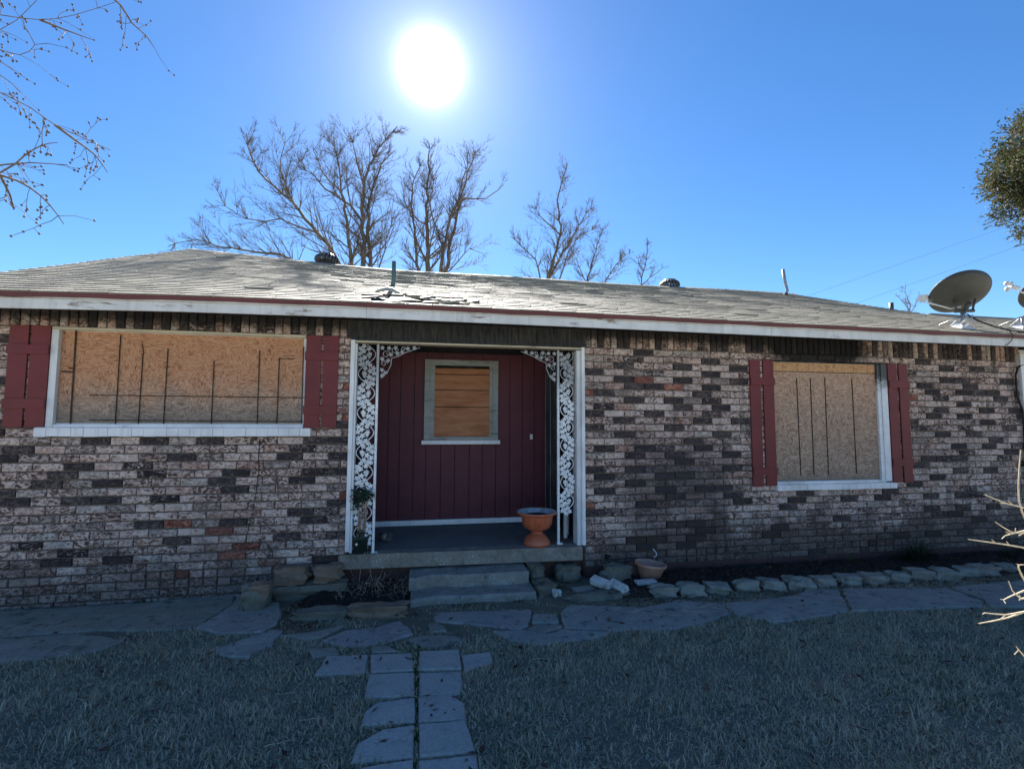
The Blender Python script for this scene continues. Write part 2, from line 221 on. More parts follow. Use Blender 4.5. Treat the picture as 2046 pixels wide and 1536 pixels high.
def grime_and_shade(k, col):
    """mould and splashed dirt on the lowest courses and soot left by a fire round the right window head"""
    x, y, z = k.xyz()
    n = k.noise(2.2, 5, 0.65)
    n2 = k.noise(9, 5, 0.7)
    zz = k.math('ADD', z, k.math('MULTIPLY', k.math('SUBTRACT', n, 0.5), 1.1))
    zz = k.math('ADD', zz, k.math('MULTIPLY', k.math('SUBTRACT', n2, 0.5), 0.25))
    zz = k.math('SUBTRACT', zz, k.smooth(x, 2.0, 3.2, 0.0, 0.20))
    low = k.math('MULTIPLY', k.smooth(zz, 0.30, 0.0), k.smooth(x, -1.0, 2.4, 0.55, 0.74))
    col = k.mix(low, col, k.mix(n2, (0.04, 0.028, 0.028), (0.075, 0.062, 0.05)))
    # damp patch right of the porch
    d = k.node("ShaderNodeVectorMath", operation='DISTANCE')
    k.link(k.vec('MULTIPLY', k.P, (0.75, 0.0, 1.1)), d.inputs[0]); d.inputs[1].default_value = (2.25, 0, 0.9)
    dd = k.math('ADD', d.outputs['Value'], k.math('MULTIPLY', k.math('SUBTRACT', n, 0.5), 1.2))
    col = k.mix(k.smooth(dd, 0.85, 0.15, 0.0, 0.72), col, (0.045, 0.04, 0.045))
    # soot round the right window head
    d = k.node("ShaderNodeVectorMath", operation='DISTANCE')
    k.link(k.vec('MULTIPLY', k.P, (0.55, 0.0, 1.9)), d.inputs[0]); d.inputs[1].default_value = (4.95 * 0.55, 0, 2.50 * 1.9)
    dd = k.math('ADD', d.outputs['Value'], k.math('MULTIPLY', k.math('SUBTRACT', n2, 0.5), 0.35))
    col = k.mix(k.smooth(dd, 0.55, 0.32, 0.0, 0.96), col, (0.012, 0.012, 0.014))
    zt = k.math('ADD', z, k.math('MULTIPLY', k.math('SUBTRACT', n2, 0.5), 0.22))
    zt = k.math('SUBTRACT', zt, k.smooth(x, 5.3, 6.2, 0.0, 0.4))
    top = k.smooth(zt, 2.44, 2.57, 0.0, 0.93)  # band under the eave: soot, with the eave's shade painted in
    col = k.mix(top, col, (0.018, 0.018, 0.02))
    s = k.noise(3.0, 5, 0.6, 0.3, (2.2, 1, 0.45))
    s = k.math('MULTIPLY', k.smooth(s, 0.52, 0.68), k.smooth(x, 1.6, 2.6, 0.10, 0.50))
    col = k.mix(s, col, (0.05, 0.042, 0.045))
    return col

def brick_mat(name, stops, dark=False):
    k = M(name, 0.88, 0.2)
    sp = k.shifted()
    f = k.noise(15, 4, 0.62, 1.9, (1.0, 1.0, 1.6), sp)
    f2 = k.noise(90, 3, 0.7, 0.5, (1, 1, 1), sp)
    f = k.math('ADD', k.math('MULTIPLY', f, 0.86), k.math('MULTIPLY', f2, 0.14))
    f = k.math('ADD', f, k.math('MULTIPLY', k.math('SUBTRACT', k.rnd(), 0.5), 0.10))
    col = k.ramp(f, stops)
    wn = k.noise(1.3, 3, 0.5)
    col = k.mix(k.smooth(wn, 0.45, 0.7, 0, 0.28), col, (0.17, 0.12, 0.11) if not dark else (0.04, 0.04, 0.045))
    col = grime_and_shade(k, col)
    return k.done(col, f, 0.9, 0.012)

MAT = {}
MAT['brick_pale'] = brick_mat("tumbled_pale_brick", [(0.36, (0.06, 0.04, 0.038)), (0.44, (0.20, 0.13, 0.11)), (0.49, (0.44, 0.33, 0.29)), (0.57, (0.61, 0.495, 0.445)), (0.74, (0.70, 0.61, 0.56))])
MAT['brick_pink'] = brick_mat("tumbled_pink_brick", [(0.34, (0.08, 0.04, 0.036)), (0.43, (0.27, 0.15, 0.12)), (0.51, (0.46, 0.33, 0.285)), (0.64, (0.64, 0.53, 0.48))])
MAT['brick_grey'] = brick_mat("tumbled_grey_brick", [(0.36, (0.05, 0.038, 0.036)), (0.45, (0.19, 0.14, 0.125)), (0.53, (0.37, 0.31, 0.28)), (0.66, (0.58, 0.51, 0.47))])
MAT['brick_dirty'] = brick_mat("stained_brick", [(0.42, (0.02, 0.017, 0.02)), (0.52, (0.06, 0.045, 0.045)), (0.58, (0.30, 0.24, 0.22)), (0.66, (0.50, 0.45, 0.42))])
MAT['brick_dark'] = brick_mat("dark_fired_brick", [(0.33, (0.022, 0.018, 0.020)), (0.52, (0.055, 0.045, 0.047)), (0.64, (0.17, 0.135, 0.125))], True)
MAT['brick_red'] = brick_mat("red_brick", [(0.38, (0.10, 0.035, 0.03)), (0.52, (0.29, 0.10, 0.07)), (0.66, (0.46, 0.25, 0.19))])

k = M("mortar", 0.95, 0.1)
n = k.noise(30, 5, 0.7)
c = k.ramp(n, [(0.35, (0.10, 0.075, 0.065)), (0.65, (0.23, 0.185, 0.155))])
MAT['mortar'] = k.done(grime_and_shade(k, c), n, 0.6, 0.01)

def simple(name, a, b, scale=12, rough=0.7, spec=0.3, detail=5, dist=0.0, stretch=(1, 1, 1), bump=0.3, bd=0.006, lo=0.35, hi=0.65, metal=0.0, shift=False):
    k = M(name, rough, spec, metal)
    n = k.noise(scale, detail, 0.65, dist, stretch, k.shifted() if shift else None)
    return k.done(k.ramp(n, [(lo, a), (hi, b)]), n, bump, bd)

# painted wood, peeling in patches
def paint(name, col, under, scale=7, amount=(0.62, 0.70), rough=0.5, stretch=(0.35, 1, 1.5)):
    k = M(name, rough, 0.35)
    n = k.noise(scale, 7, 0.72, 0.3, stretch)
    d = k.noise(3.1, 4, 0.6)
    base = k.mix(k.smooth(d, 0.35, 0.75), col, tuple(v * 0.78 for v in col))
    c = k.mix(k.smooth(n, *amount), base, under)
    st = k.noise(5.0, 6, 0.7, 0.2, (3.0, 3.0, 0.35))
    c = k.mix(k.smooth(st, 0.48, 0.72, 0, 0.38), c, tuple(v * 0.45 + 0.02 for v in col))
    sp = k.noise(70, 3, 0.7)
    c = k.mix(k.smooth(sp, 0.66, 0.74, 0, 0.5), c, tuple(v * 0.5 + 0.03 for v in col))
    return k.done(c, n, 0.35, 0.004)
MAT['white_paint'] = paint("weathered_white_paint", (0.74, 0.76, 0.78), (0.30, 0.27, 0.22))
MAT['fascia_paint'] = paint("flaking_fascia_paint", (0.68, 0.68, 0.67), (0.22, 0.17, 0.12), 5, (0.57, 0.66))
MAT['clean_white'] = paint("white_paint", (0.80, 0.82, 0.85), (0.45, 0.42, 0.38), 9, (0.70, 0.76))
MAT['cream_paint'] = paint("cream_window_trim", (0.56, 0.50, 0.38), (0.25, 0.2, 0.14), 6, (0.6, 0.7))
MAT['maroon_trim'] = paint("maroon_drip_edge_paint", (0.14, 0.035, 0.035), (0.05, 0.03, 0.03), 5, (0.60, 0.7))
MAT['red_shutter'] = paint("brick_red_shutter_paint", (0.165, 0.026, 0.031), (0.11, 0.022, 0.026), 4, (0.62, 0.85), 0.55)
MAT['red_panel'] = paint("dark_red_panelling", (0.105, 0.024, 0.040), (0.065, 0.018, 0.032), 3, (0.5, 0.9), 0.6)
MAT['grey_trim'] = paint("smoke_greyed_trim", (0.30, 0.33, 0.33), (0.10, 0.10, 0.10), 6, (0.5, 0.7))
MAT['dark_siding'] = simple("sooty_dark_siding", (0.018, 0.02, 0.024), (0.06, 0.062, 0.065), 9, 0.8, 0.2, stretch=(3, 1, 0.5))
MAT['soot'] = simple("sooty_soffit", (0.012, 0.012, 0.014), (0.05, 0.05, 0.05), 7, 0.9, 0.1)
MAT['black_metal'] = simple("black_metal", (0.012, 0.011, 0.010), (0.03, 0.026, 0.022), 30, 0.6, 0.4)
MAT['rust_bar'] = simple("rusty_brown_bar", (0.05, 0.03, 0.02), (0.11, 0.07, 0.05), 30, 0.8)
k = M("cast_iron_white_paint", 0.45, 0.4)
n = k.noise(40, 4); x, y, z = k.xyz()
c = k.ramp(n, [(0.3, (0.55, 0.58, 0.60)), (0.6, (0.84, 0.87, 0.90))])
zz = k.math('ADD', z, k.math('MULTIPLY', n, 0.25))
c = k.mix(k.smooth(zz, 1.85, 2.25, 0, 0.72), c, (0.16, 0.17, 0.18))       # darker grey towards the top
MAT['iron'] = k.done(c, n, 0.3, 0.003)
# window jamb, smoked at its top
k = M("smoked_white_jamb", 0.5, 0.35)
n = k.noise(14, 6, 0.7, 0.3); x, y, z = k.xyz()
c = k.ramp(n, [(0.3, (0.62, 0.65, 0.68)), (0.6, (0.78, 0.80, 0.84))])
zz = k.math('ADD', z, k.math('MULTIPLY', n, 0.5))
c = k.mix(k.smooth(zz, 2.18, 2.42, 0, 0.95), c, (0.03, 0.035, 0.035))
MAT['smoked_jamb'] = k.done(c, n, 0.3, 0.003)

# chipboard: big wood flakes lying every way, greyed low down
def osb(name, za, zb, warm=(0.41, 0.185, 0.095), pale=(0.56, 0.33, 0.205)):
    k = M(name, 0.8, 0.2)
    P2 = k.vec('MULTIPLY', k.P, (1, 0.2, 1))
    v = k.node("ShaderNodeTexVoronoi"); v.inputs['Scale'].default_value = 7; v.inputs['Randomness'].default_value = 1
    wob = k.noise(9, 3)
    k.link(P2, v.inputs['Vector'])
    a = k.noise(24, 3, 0.55, 1.8, (0.45, 1, 2.0))
    b = k.noise(24, 3, 0.55, 1.8, (1.5, 1, 0.8))
    cs = k.node("ShaderNodeSeparateColor"); k.link(v.outputs['Color'], cs.inputs[0])
    f = k.node("ShaderNodeMix"); k.link(k.smooth(cs.outputs[0], 0.4, 0.6), f.inputs[0]); k.link(a, f.inputs[2]); k.link(b, f.inputs[3])
    f = f.outputs[0]
    c = k.ramp(f, [(0.30, (0.20, 0.09, 0.04)), (0.42, warm), (0.52, tuple((p + q) / 2 for p, q in zip(warm, pale))), (0.66, pale)])
    g = k.ramp(f, [(0.30, (0.13, 0.10, 0.08)), (0.45, (0.27, 0.19, 0.145)), (0.64, (0.48, 0.37, 0.29))])
    z = k.xyz()[2]
    zz = k.math('ADD', z, k.math('MULTIPLY', k.math('SUBTRACT', k.noise(3.5, 4), 0.5), 0.45))
    c = k.mix(k.smooth(zz, zb, za, 0, 1), c, g)
    zz = k.math('ADD', z, k.math('MULTIPLY', k.math('SUBTRACT', k.noise(7, 4), 0.5), 0.25))
    c = k.mix(k.smooth(zz, za + 0.16, za - 0.12, 0, 0.65), c, (0.13, 0.13, 0.12))
    return k.done(c, f, 0.4, 0.004)
MAT['osb_left'] = osb("chipboard_left", 1.60, 2.05)
MAT['osb_right'] = osb("chipboard_right", 0.86, 2.6, (0.42, 0.24, 0.155), (0.60, 0.42, 0.31))
MAT['osb_top'] = osb("chipboard_fresh", 0.2, 0.4, (0.48, 0.25, 0.12), (0.64, 0.40, 0.22))
MAT['plywood'] = simple("orange_plywood", (0.30, 0.12, 0.06), (0.44, 0.21, 0.11), 6, 0.7, 0.2, 5, 0.6, (0.5, 1, 2.2))

# roof shingles
k = M("asphalt_shingle", 0.75, 0.4)
sp = k.shifted()
a = k.noise(220, 2, 0.8); b = k.noise(3.0, 5, 0.6, 0, (0.5, 1, 1))
c = k.ramp(a, [(0.3, (0.13, 0.118, 0.095)), (0.7, (0.40, 0.37, 0.30))])
c = k.mix(k.math('MULTIPLY', k.rnd(), 0.28), c, (0.15, 0.14, 0.112))
c = k.mix(k.smooth(b, 0.5, 0.7, 0, 0.3), c, (0.28, 0.26, 0.18))
MAT['shingle'] = k.done(c, a, 0.7, 0.006)
MAT['felt'] = simple("roofing_felt", (0.02, 0.022, 0.026), (0.06, 0.065, 0.07), 14)
MAT['shingle_pale'] = simple("worn_shingle_underside", (0.30, 0.27, 0.20), (0.50, 0.47, 0.38), 40)

# concrete and stone
def concrete(name, a, b, moss=0.3, scale=5, stretch=(1, 1, 1), speck=0.0):
    k = M(name, 0.92, 0.2)
    n = k.noise(scale, 7, 0.7, 0.4, stretch)
    n2 = k.noise(55, 4, 0.7)
    c = k.ramp(n, [(0.3, a), (0.7, b)])
    c = k.mix(k.smooth(n2, 0.3, 0.75, 0, 0.45), c, tuple(v * 0.5 for v in a))
    mm = k.noise(7.7, 6, 0.7)
    c = k.mix(k.smooth(mm, 0.55, 0.66, 0, moss), c, (0.035, 0.045, 0.028))
    if speck:
        s = k.noise(48, 3, 0.6, 0.4, (0.7, 1, 1)); s2 = k.noise(6, 2)
        f = k.math('MULTIPLY', k.smooth(s, 0.60, 0.66), k.smooth(s2, 0.5, 0.62))
        c = k.mix(k.math('MULTIPLY', f, speck), c, (0.6, 0.6, 0.58))
    h = k.math('ADD', n, k.math('MULTIPLY', n2, 0.3))
    return k.done(c, h, 0.7, 0.02)
MAT['slab'] = concrete("porch_slab_concrete", (0.22, 0.195, 0.16), (0.38, 0.34, 0.285), 0.35, 6, (1, 1, 1), 0.9)
MAT['step'] = concrete("worn_step_concrete", (0.22, 0.21, 0.18), (0.44, 0.41, 0.37), 0.55, 5, (1, 1, 1), 0.7)
MAT['porch_floor'] = concrete("painted_porch_floor", (0.17, 0.165, 0.155), (0.24, 0.235, 0.22), 0.0, 3)
MAT['flag'] = concrete("grey_flagstone", (0.28, 0.265, 0.235), (0.46, 0.435, 0.385), 0.6, 4)
MAT['flag_purple'] = concrete("mauve_flagstone", (0.29, 0.262, 0.24), (0.49, 0.44, 0.405), 0.5, 4)
MAT['flag_moss'] = concrete("mossy_concrete", (0.22, 0.205, 0.165), (0.42, 0.385, 0.32), 0.65, 4)
MAT['paver'] = concrete("smooth_grey_paver", (0.42, 0.37, 0.325), (0.55, 0.485, 0.43), 0.30, 2.6)
MAT['edge_stone'] = concrete("pale_edging_stone", (0.22, 0.21, 0.175), (0.44, 0.42, 0.36), 0.55, 6)
MAT['edge_stone2'] = concrete("tan_edging_stone", (0.27, 0.23, 0.19), (0.43, 0.38, 0.33), 0.5, 6)
MAT['tan_rock'] = concrete("tan_sandstone", (0.20, 0.135, 0.095), (0.36, 0.26, 0.19), 0.25, 7, (0.6, 1, 3))
MAT['mossy_rock'] = concrete("mossy_rock", (0.13, 0.12, 0.095), (0.27, 0.25, 0.20), 0.65, 6)
MAT['foundation'] = concrete("dark_red_painted_foundation", (0.07, 0.04, 0.038), (0.14, 0.075, 0.07), 0.5, 4)
MAT['white_brick'] = simple("white_painted_loose_brick", (0.35, 0.33, 0.29), (0.68, 0.66, 0.62), 22, 0.9, lo=0.3, hi=0.55)
MAT['terracotta'] = simple("glazed_orange_terracotta", (0.42, 0.10, 0.045), (0.56, 0.16, 0.075), 8, 0.35, 0.5)
MAT['urn_inside'] = simple("pale_lime_scaled_rim", (0.35, 0.30, 0.28), (0.62, 0.60, 0.60), 14, 0.7)
MAT['terracotta_pale'] = simple("dusty_pink_clay", (0.40, 0.21, 0.15), (0.55, 0.33, 0.25), 8, 0.8)
MAT['potting_soil'] = simple("dark_soil", (0.02, 0.015, 0.012), (0.07, 0.055, 0.045), 40, 0.95, 0.1, bump=0.8)
MAT['green_pot'] = simple("dark_green_plastic", (0.016, 0.035, 0.032), (0.028, 0.05, 0.046), 8, 0.4, 0.4)
MAT['sticker'] = simple("white_sticker", (0.6, 0.6, 0.6), (0.7, 0.7, 0.7))
MAT['spray_red'] = simple("red_spray_paint", (0.36, 0.03, 0.02), (0.45, 0.05, 0.03), 20)
MAT['galv'] = simple("galvanised_metal", (0.22, 0.24, 0.25), (0.36, 0.38, 0.40), 18, 0.5, 0.5, metal=0.5)
MAT['vent_metal'] = simple("weathered_vent_metal", (0.05, 0.05, 0.052), (0.11, 0.11, 0.11), 20, 0.5, 0.5, metal=0.3)
MAT['pipe_green'] = simple("blue_green_vent_pipe", (0.07, 0.13, 0.12), (0.12, 0.19, 0.18), 12, 0.6)
MAT['dish'] = simple("grey_dish_back", (0.045, 0.047, 0.044), (0.07, 0.07, 0.067), 4, 0.5, 0.4)
MAT['lnb'] = simple("pale_plastic", (0.50, 0.52, 0.54), (0.68, 0.70, 0.72), 10, 0.5)
MAT['cable'] = simple("black_cable", (0.008, 0.008, 0.009), (0.02, 0.02, 0.02), 10, 0.5)

# ground
k = M("lawn_soil", 0.97, 0.05)
n = k.noise(1.1, 6, 0.6); n2 = k.noise(60, 4, 0.75)
c = k.ramp(n2, [(0.3, (0.12, 0.11, 0.08)), (0.7, (0.38, 0.34, 0.25))])
c = k.mix(k.smooth(n, 0.4, 0.65, 0, 0.6), c, (0.34, 0.30, 0.22))
MAT['lawn'] = k.done(c, n2, 1.0, 0.03)
MAT['straw'] = simple("dormant_straw_lawn", (0.30, 0.28, 0.22), (0.42, 0.395, 0.32), 3.0, 0.95, 0.05, 7)  # unseen lawn behind the camera, made pale to bounce sun onto the house front
def leafmat(name, cols, rough=0.7, trans=0.3):
    k = M(name, rough, 0.2)
    r = k.rnd()
    st = [(i / max(1, len(cols) - 1), c) for i, c in enumerate(cols)]
    patch = k.noise(0.9, 4, 0.6)
    f = k.math('ADD', k.math('MULTIPLY', r, 0.65), k.math('MULTIPLY', k.smooth(patch, 0.3, 0.7), 0.35))
    c = k.ramp(f, st)
    k.done(c)
    if trans:
        t = k.node("ShaderNodeBsdfTranslucent"); k.link(c, t.inputs[0])
        mx = k.node("ShaderNodeMixShader"); mx.inputs[0].default_value = trans
        o = k.nt.nodes["Material Output"]
        k.link(k.b.outputs[0], mx.inputs[1]); k.link(t.outputs[0], mx.inputs[2]); k.link(mx.outputs[0], o.inputs[0])
    return k.m
MAT['grass'] = leafmat("winter_grass_blades", [(0.13, 0.15, 0.09), (0.50, 0.44, 0.31), (0.70, 0.61, 0.46), (0.24, 0.23, 0.15), (0.82, 0.74, 0.59)])
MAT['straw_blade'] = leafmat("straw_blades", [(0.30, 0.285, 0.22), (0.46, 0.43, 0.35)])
MAT['dark_leaf'] = leafmat("dark_strap_leaf", [(0.015, 0.03, 0.018), (0.04, 0.07, 0.04)])
MAT['pot_leaf'] = leafmat("potted_leaf", [(0.015, 0.04, 0.03), (0.05, 0.09, 0.06)])
MAT['green_weed'] = leafmat("green_weed", [(0.03, 0.07, 0.02), (0.08, 0.13, 0.05)])
MAT['juniper'] = leafmat("juniper_scale_leaf", [(0.016, 0.034, 0.016), (0.032, 0.052, 0.024), (0.085, 0.07, 0.035), (0.028, 0.048, 0.022)], 0.7, 0.35)
MAT['bark'] = simple("grey_brown_bark", (0.08, 0.068, 0.055), (0.20, 0.17, 0.14), 16, 0.9, 0.1, stretch=(1, 1, 0.3))
MAT['twig'] = simple("brown_twig_bark", (0.10, 0.075, 0.05), (0.19, 0.15, 0.11), 30, 0.8, 0.15)
MAT['pale_twig'] = simple("pale_dry_twig", (0.45, 0.36, 0.24), (0.66, 0.57, 0.42), 30, 0.7)
MAT['dead_vine'] = simple("dead_vine_stem", (0.17, 0.11, 0.08), (0.42, 0.33, 0.26), 24, 0.8)
MAT['dead_leaf'] = leafmat("dry_brown_leaf", [(0.06, 0.03, 0.025), (0.16, 0.08, 0.06), (0.22, 0.15, 0.10)])
MAT['seed'] = simple("dark_seed_capsule", (0.07, 0.05, 0.04), (0.15, 0.11, 0.08), 40)
MAT['wire'] = simple("power_line", (0.03, 0.03, 0.03), (0.05, 0.05, 0.05), 5)

# ---------------------------------------------------------------- mesh helpers
class MB:
    def __init__(s): s.v = []; s.f = []; s.mi = []; s.sm = []
    def face(s, idx, mi=0, smooth=False): s.f.append(idx); s.mi.append(mi); s.sm.append(smooth)
    def box(s, x0, x1, y0, y1, z0, z1, mi=0):
        b = len(s.v)
        s.v += [(x0, y0, z0), (x1, y0, z0), (x1, y1, z0), (x0, y1, z0), (x0, y0, z1), (x1, y0, z1), (x1, y1, z1), (x0, y1, z1)]
        for q in ((0, 3, 2, 1), (4, 5, 6, 7), (0, 1, 5, 4), (1, 2, 6, 5), (2, 3, 7, 6), (3, 0, 4, 7)): s.face([b + i for i in q], mi)
        return s
    def hexa(s, pts, mi=0):
        b = len(s.v); s.v += [tuple(p) for p in pts]
        for q in ((0, 3, 2, 1), (4, 5, 6, 7), (0, 1, 5, 4), (1, 2, 6, 5), (2, 3, 7, 6), (3, 0, 4, 7)): s.face([b + i for i in q], mi)
        return s
    def tube(s, pts, rad, sides=6, mi=0, cap=True):
        pts = [Vector(p) for p in pts]
        if isinstance(rad, (int, float)): rad = [rad] * len(pts)
        b = len(s.v); n = len(pts)
        t = (pts[1] - pts[0]).normalized()
        ref = Vector((0, 0, 1)) if abs(t.z) < 0.9 else Vector((1, 0, 0))
        u = t.cross(ref).normalized()
        for i, p in enumerate(pts):
            t = (pts[min(i + 1, n - 1)] - pts[max(i - 1, 0)])
            if t.length < 1e-9: t = Vector((0, 0, 1))
            t.normalize()
            u = (u - t * u.dot(t))
            if u.length < 1e-6: u = t.orthogonal()
            u.normalize(); w_ = t.cross(u)
            for j in range(sides):
                a = 2 * math.pi * j / sides
                q = p + (u * math.cos(a) + w_ * math.sin(a)) * rad[i]
                s.v.append((q.x, q.y, q.z))
        for i in range(n - 1):
            for j in range(sides):
                a0 = b + i * sides + j; a1 = b + i * sides + (j + 1) % sides
                s.face([a0, a1, a1 + sides, a0 + sides], mi, True)
        if cap:
            s.face([b + j for j in range(sides)][::-1], mi); s.face([b + (n - 1) * sides + j for j in range(sides)], mi)
        return s
    def lathe(s, c, prof, seg=32, mi=0, ribs=0, rib_amp=0.0, smooth=True):
        b = len(s.v)
        for (r, z) in prof:
            for j in range(seg):
                a = 2 * math.pi * j / seg
                rr = r * (1 + (rib_amp * math.cos(ribs * a) if ribs else 0))
                s.v.append((c[0] + rr * math.cos(a), c[1] + rr * math.sin(a), c[2] + z))
        for i in range(len(prof) - 1):
            for j in range(seg):
                a0 = b + i * seg + j; a1 = b + i * seg + (j + 1) % seg
                s.face([a0, a1, a1 + seg, a0 + seg], mi, smooth)
        return s
    def prism(s, poly, z0, z1, bevel=0.0, mi=0, jit=0.0):
        """flat stone: outline poly (x, y), its arris knocked off"""
        n = len(poly); b = len(s.v)
        cx = sum(p[0] for p in poly) / n; cy = sum(p[1] for p in poly) / n
        def ring(k, z, j=0):
            for (x, y) in poly:
                dx, dy = x - cx, y - cy; l = math.hypot(dx, dy) or 1
                s.v.append((x - dx / l * k, y - dy / l * k, z(x, y) + (random.uniform(-j, j) if j else 0)))
        ring(0, z0); ring(0, lambda x, y: z1(x, y) - bevel); ring(bevel * 1.4, z1, jit)
        s.face([b + i for i in range(n)][::-1], mi)
        for r in range(2):
            for i in range(n):
                a0 = b + r * n + i; a1 = b + r * n + (i + 1) % n
                s.face([a0, a1, a1 + n, a0 + n], mi)
        c = len(s.v); s.v.append((cx, cy, z1(cx, cy) + bevel * 0.15))
        for i in range(n): s.face([b + 2 * n + i, b + 2 * n + (i + 1) % n, c], mi)
        return s
    def mesh(s, name, mats):
        me = bpy.data.meshes.new(name)
        me.from_pydata(s.v, [], s.f)
        for mm in mats: me.materials.append(MAT[mm])
        me.polygons.foreach_set("material_index", s.mi)
        me.polygons.foreach_set("use_smooth", s.sm)
        me.update()
        return me

def link(name, data, parent=None, loc=(0, 0, 0), kind=None, label=None, cat=None, group=None):
    o = bpy.data.objects.new(name, data)
    COL.objects.link(o)
    if parent is not None:
        o.parent = parent
        if not parent.get('_is_root'): o.location = loc
        else: o.location = Vector(loc) - Vector(parent.location)
    else: o.location = loc
    if kind: o['kind'] = kind
    if label: o['label'] = label
    if cat: o['category'] = cat
    if group: o['group'] = group
    return o
def root(name, label=None, cat=None, loc=(0, 0, 0), group=None, kind=None):
    o = bpy.data.objects.new(name, None)
    COL.objects.link(o)
    o.empty_display_size = 0.1
    o.location = loc
    o['_is_root'] = 1
    ROOTS.append(o)
    if label: o['label'] = label
    if cat: o['category'] = cat
    if group: o['group'] = group
    if kind: o['kind'] = kind
    return o
ROOTS = []
def part(name, mb, mats, parent, **k):
    if isinstance(mats, str): mats = [mats]
    return link(name, mb.mesh(name, mats), parent, **k)

def gz(y):
    t = min(1.0, max(0.0, (-0.5 - y) / 3.5))
    return -0.2 + 0.12 * t
def lerp(a, b, t): return a + (b - a) * t
def interp(x, xs, ys): return float(np.interp(x, xs, ys))

# ---------------------------------------------------------------- ground
mb = MB()
ys = [-600, -60, -20, -8, -4.0, -0.5, 0.6, 12, 60, 900]
xs = [-900, -60, -15, -6, 0, 6, 15, 60, 900]
for y in ys:
    for x in xs: mb.v.append((x, y, gz(y)))
for i in range(len(ys) - 1):
    for j in range(len(xs) - 1):
        a = i * len(xs) + j
        mb.face([a, a + 1, a + 1 + len(xs), a + len(xs)], 1 if ys[i + 1] <= -4.0 else 0)  # second slot: paler bounce ground from the shadow edge backwards
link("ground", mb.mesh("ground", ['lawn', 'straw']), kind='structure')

def blob_sheet(name, poly, mat, h=0.01, n=90, seed=0):
    """low uneven bed of soil filling an outline"""
    r = random.Random(seed)
    x0 = min(p[0] for p in poly); x1 = max(p[0] for p in poly); y0 = min(p[1] for p in poly); y1 = max(p[1] for p in poly)
    mb = MB(); nx = n; ny = max(6, int(n * (y1 - y0) / (x1 - x0)) * 2)
    for j in range(ny + 1):
        for i in range(nx + 1):
            x = lerp(x0, x1, i / nx); y = lerp(y0, y1, j / ny)
            e = min(i, nx - i, j * 2, (ny - j) * 2, 4) / 4
            mb.v.append((x, y, gz(y) + 0.004 + h * e * (0.6 + 0.8 * r.random())))
    for j in range(ny):
        for i in range(nx):
            a = j * (nx + 1) + i
            mb.face([a, a + 1, a + nx + 2, a + nx + 1], 0, True)
    return link(name, mb.mesh(name, [mat]), kind='structure')
blob_sheet("flower_bed_soil", [(1.85, -0.72), (8.4, -0.02)], 'potting_soil', 0.05, 130, 1)
blob_sheet("porch_bed_soil", [(-1.15, -0.72), (-0.12, 0.08)], 'potting_soil', 0.06, 30, 2)

# flagstones and pavers, each a slab with its own thickness and level
path = root("flagstone_path", kind='structure', loc=(1, -1, -0.2))
def inside(poly, x, y):
    c = False; n = len(poly)
    for i in range(n):
        xi, yi = poly[i]; xj, yj = poly[i - 1]
        if (yi > y) != (yj > y) and x < (xj - xi) * (y - yi) / (yj - yi) + xi: c = not c
    return c
def rough_outline(poly, amp, step=0.08):  # outer blades kept pale so they add to the bounced sunlight
    o = []
    n = len(poly)
    for i in range(n):
        a = Vector(poly[i]); b = Vector(poly[(i + 1) % n]); k = max(1, int((b - a).length / step))
        nrm = Vector((-(b - a).y, (b - a).x)).normalized() if (b - a).length > 0 else Vector((0, 0))
        for j in range(k):
            q = a.lerp(b, j / k) + nrm * random.uniform(-amp, amp)
            o.append((q.x, q.y))
    return o
def ccw(p):
    A = sum(p[i - 1][0] * p[i][1] - p[i][0] * p[i - 1][1] for i in range(len(p)))
    return p if A > 0 else p[::-1]
flag_m = ['flag', 'flag', 'flag', 'flag', 'flag_purple', 'flag', 'flag_moss', 'flag', 'flag_purple', 'flag_moss', 'flag_moss', 'flag', 'flag', 'flag_moss', 'flag_moss', 'flag_moss', 'flag_moss', 'flag_moss']
STONES = []
for i, P in enumerate(FLAGS):
    P = ccw([tuple(p) for p in P]); STONES.append(P)
    tilt = random.uniform(-0.006, 0.006); lift = random.uniform(0.018, 0.03)
    Q = rough_outline(P, 0.012)
    mb = MB().prism(Q, lambda x, y: gz(y) - 0.05, lambda x, y, t=tilt, l=lift: gz(y) + l + t * x * 0.3, 0.010, 0, 0.002)
    part("flagstone", mb, flag_m[i % len(flag_m)], path)
walk = root("front_walk", kind='structure', loc=(0, -2.3, -0.15))
for i, P in enumerate(PAVERS):
    P = ccw([tuple(p) for p in P]); STONES.append(P)
    lift = 0.016 + random.uniform(0, 0.008); sx = random.uniform(-0.01, 0.01)
    Q = rough_outline(P, 0.004, 0.12)
    part("paver", MB().prism(Q, lambda x, y: gz(y) - 0.05, lambda x, y, l=lift, t=sx: gz(y) + l + t * (x), 0.007, 0, 0.0008), 'paver', walk)

# ---------------------------------------------------------------- house
house = root("brick_house", "single storey brick house with red shutters, boarded windows and a recessed front porch", "house", (2, 0, -0.2))
CHT = 0.0813; BL = 0.2427; JT = 0.0100; MOD = BL + JT
ZL0 = 1.3419; ZR0 = 2.2147
XL, XR = -4.32, 8.22
PX0, PX1 = -0.775, 1.80          # porch opening
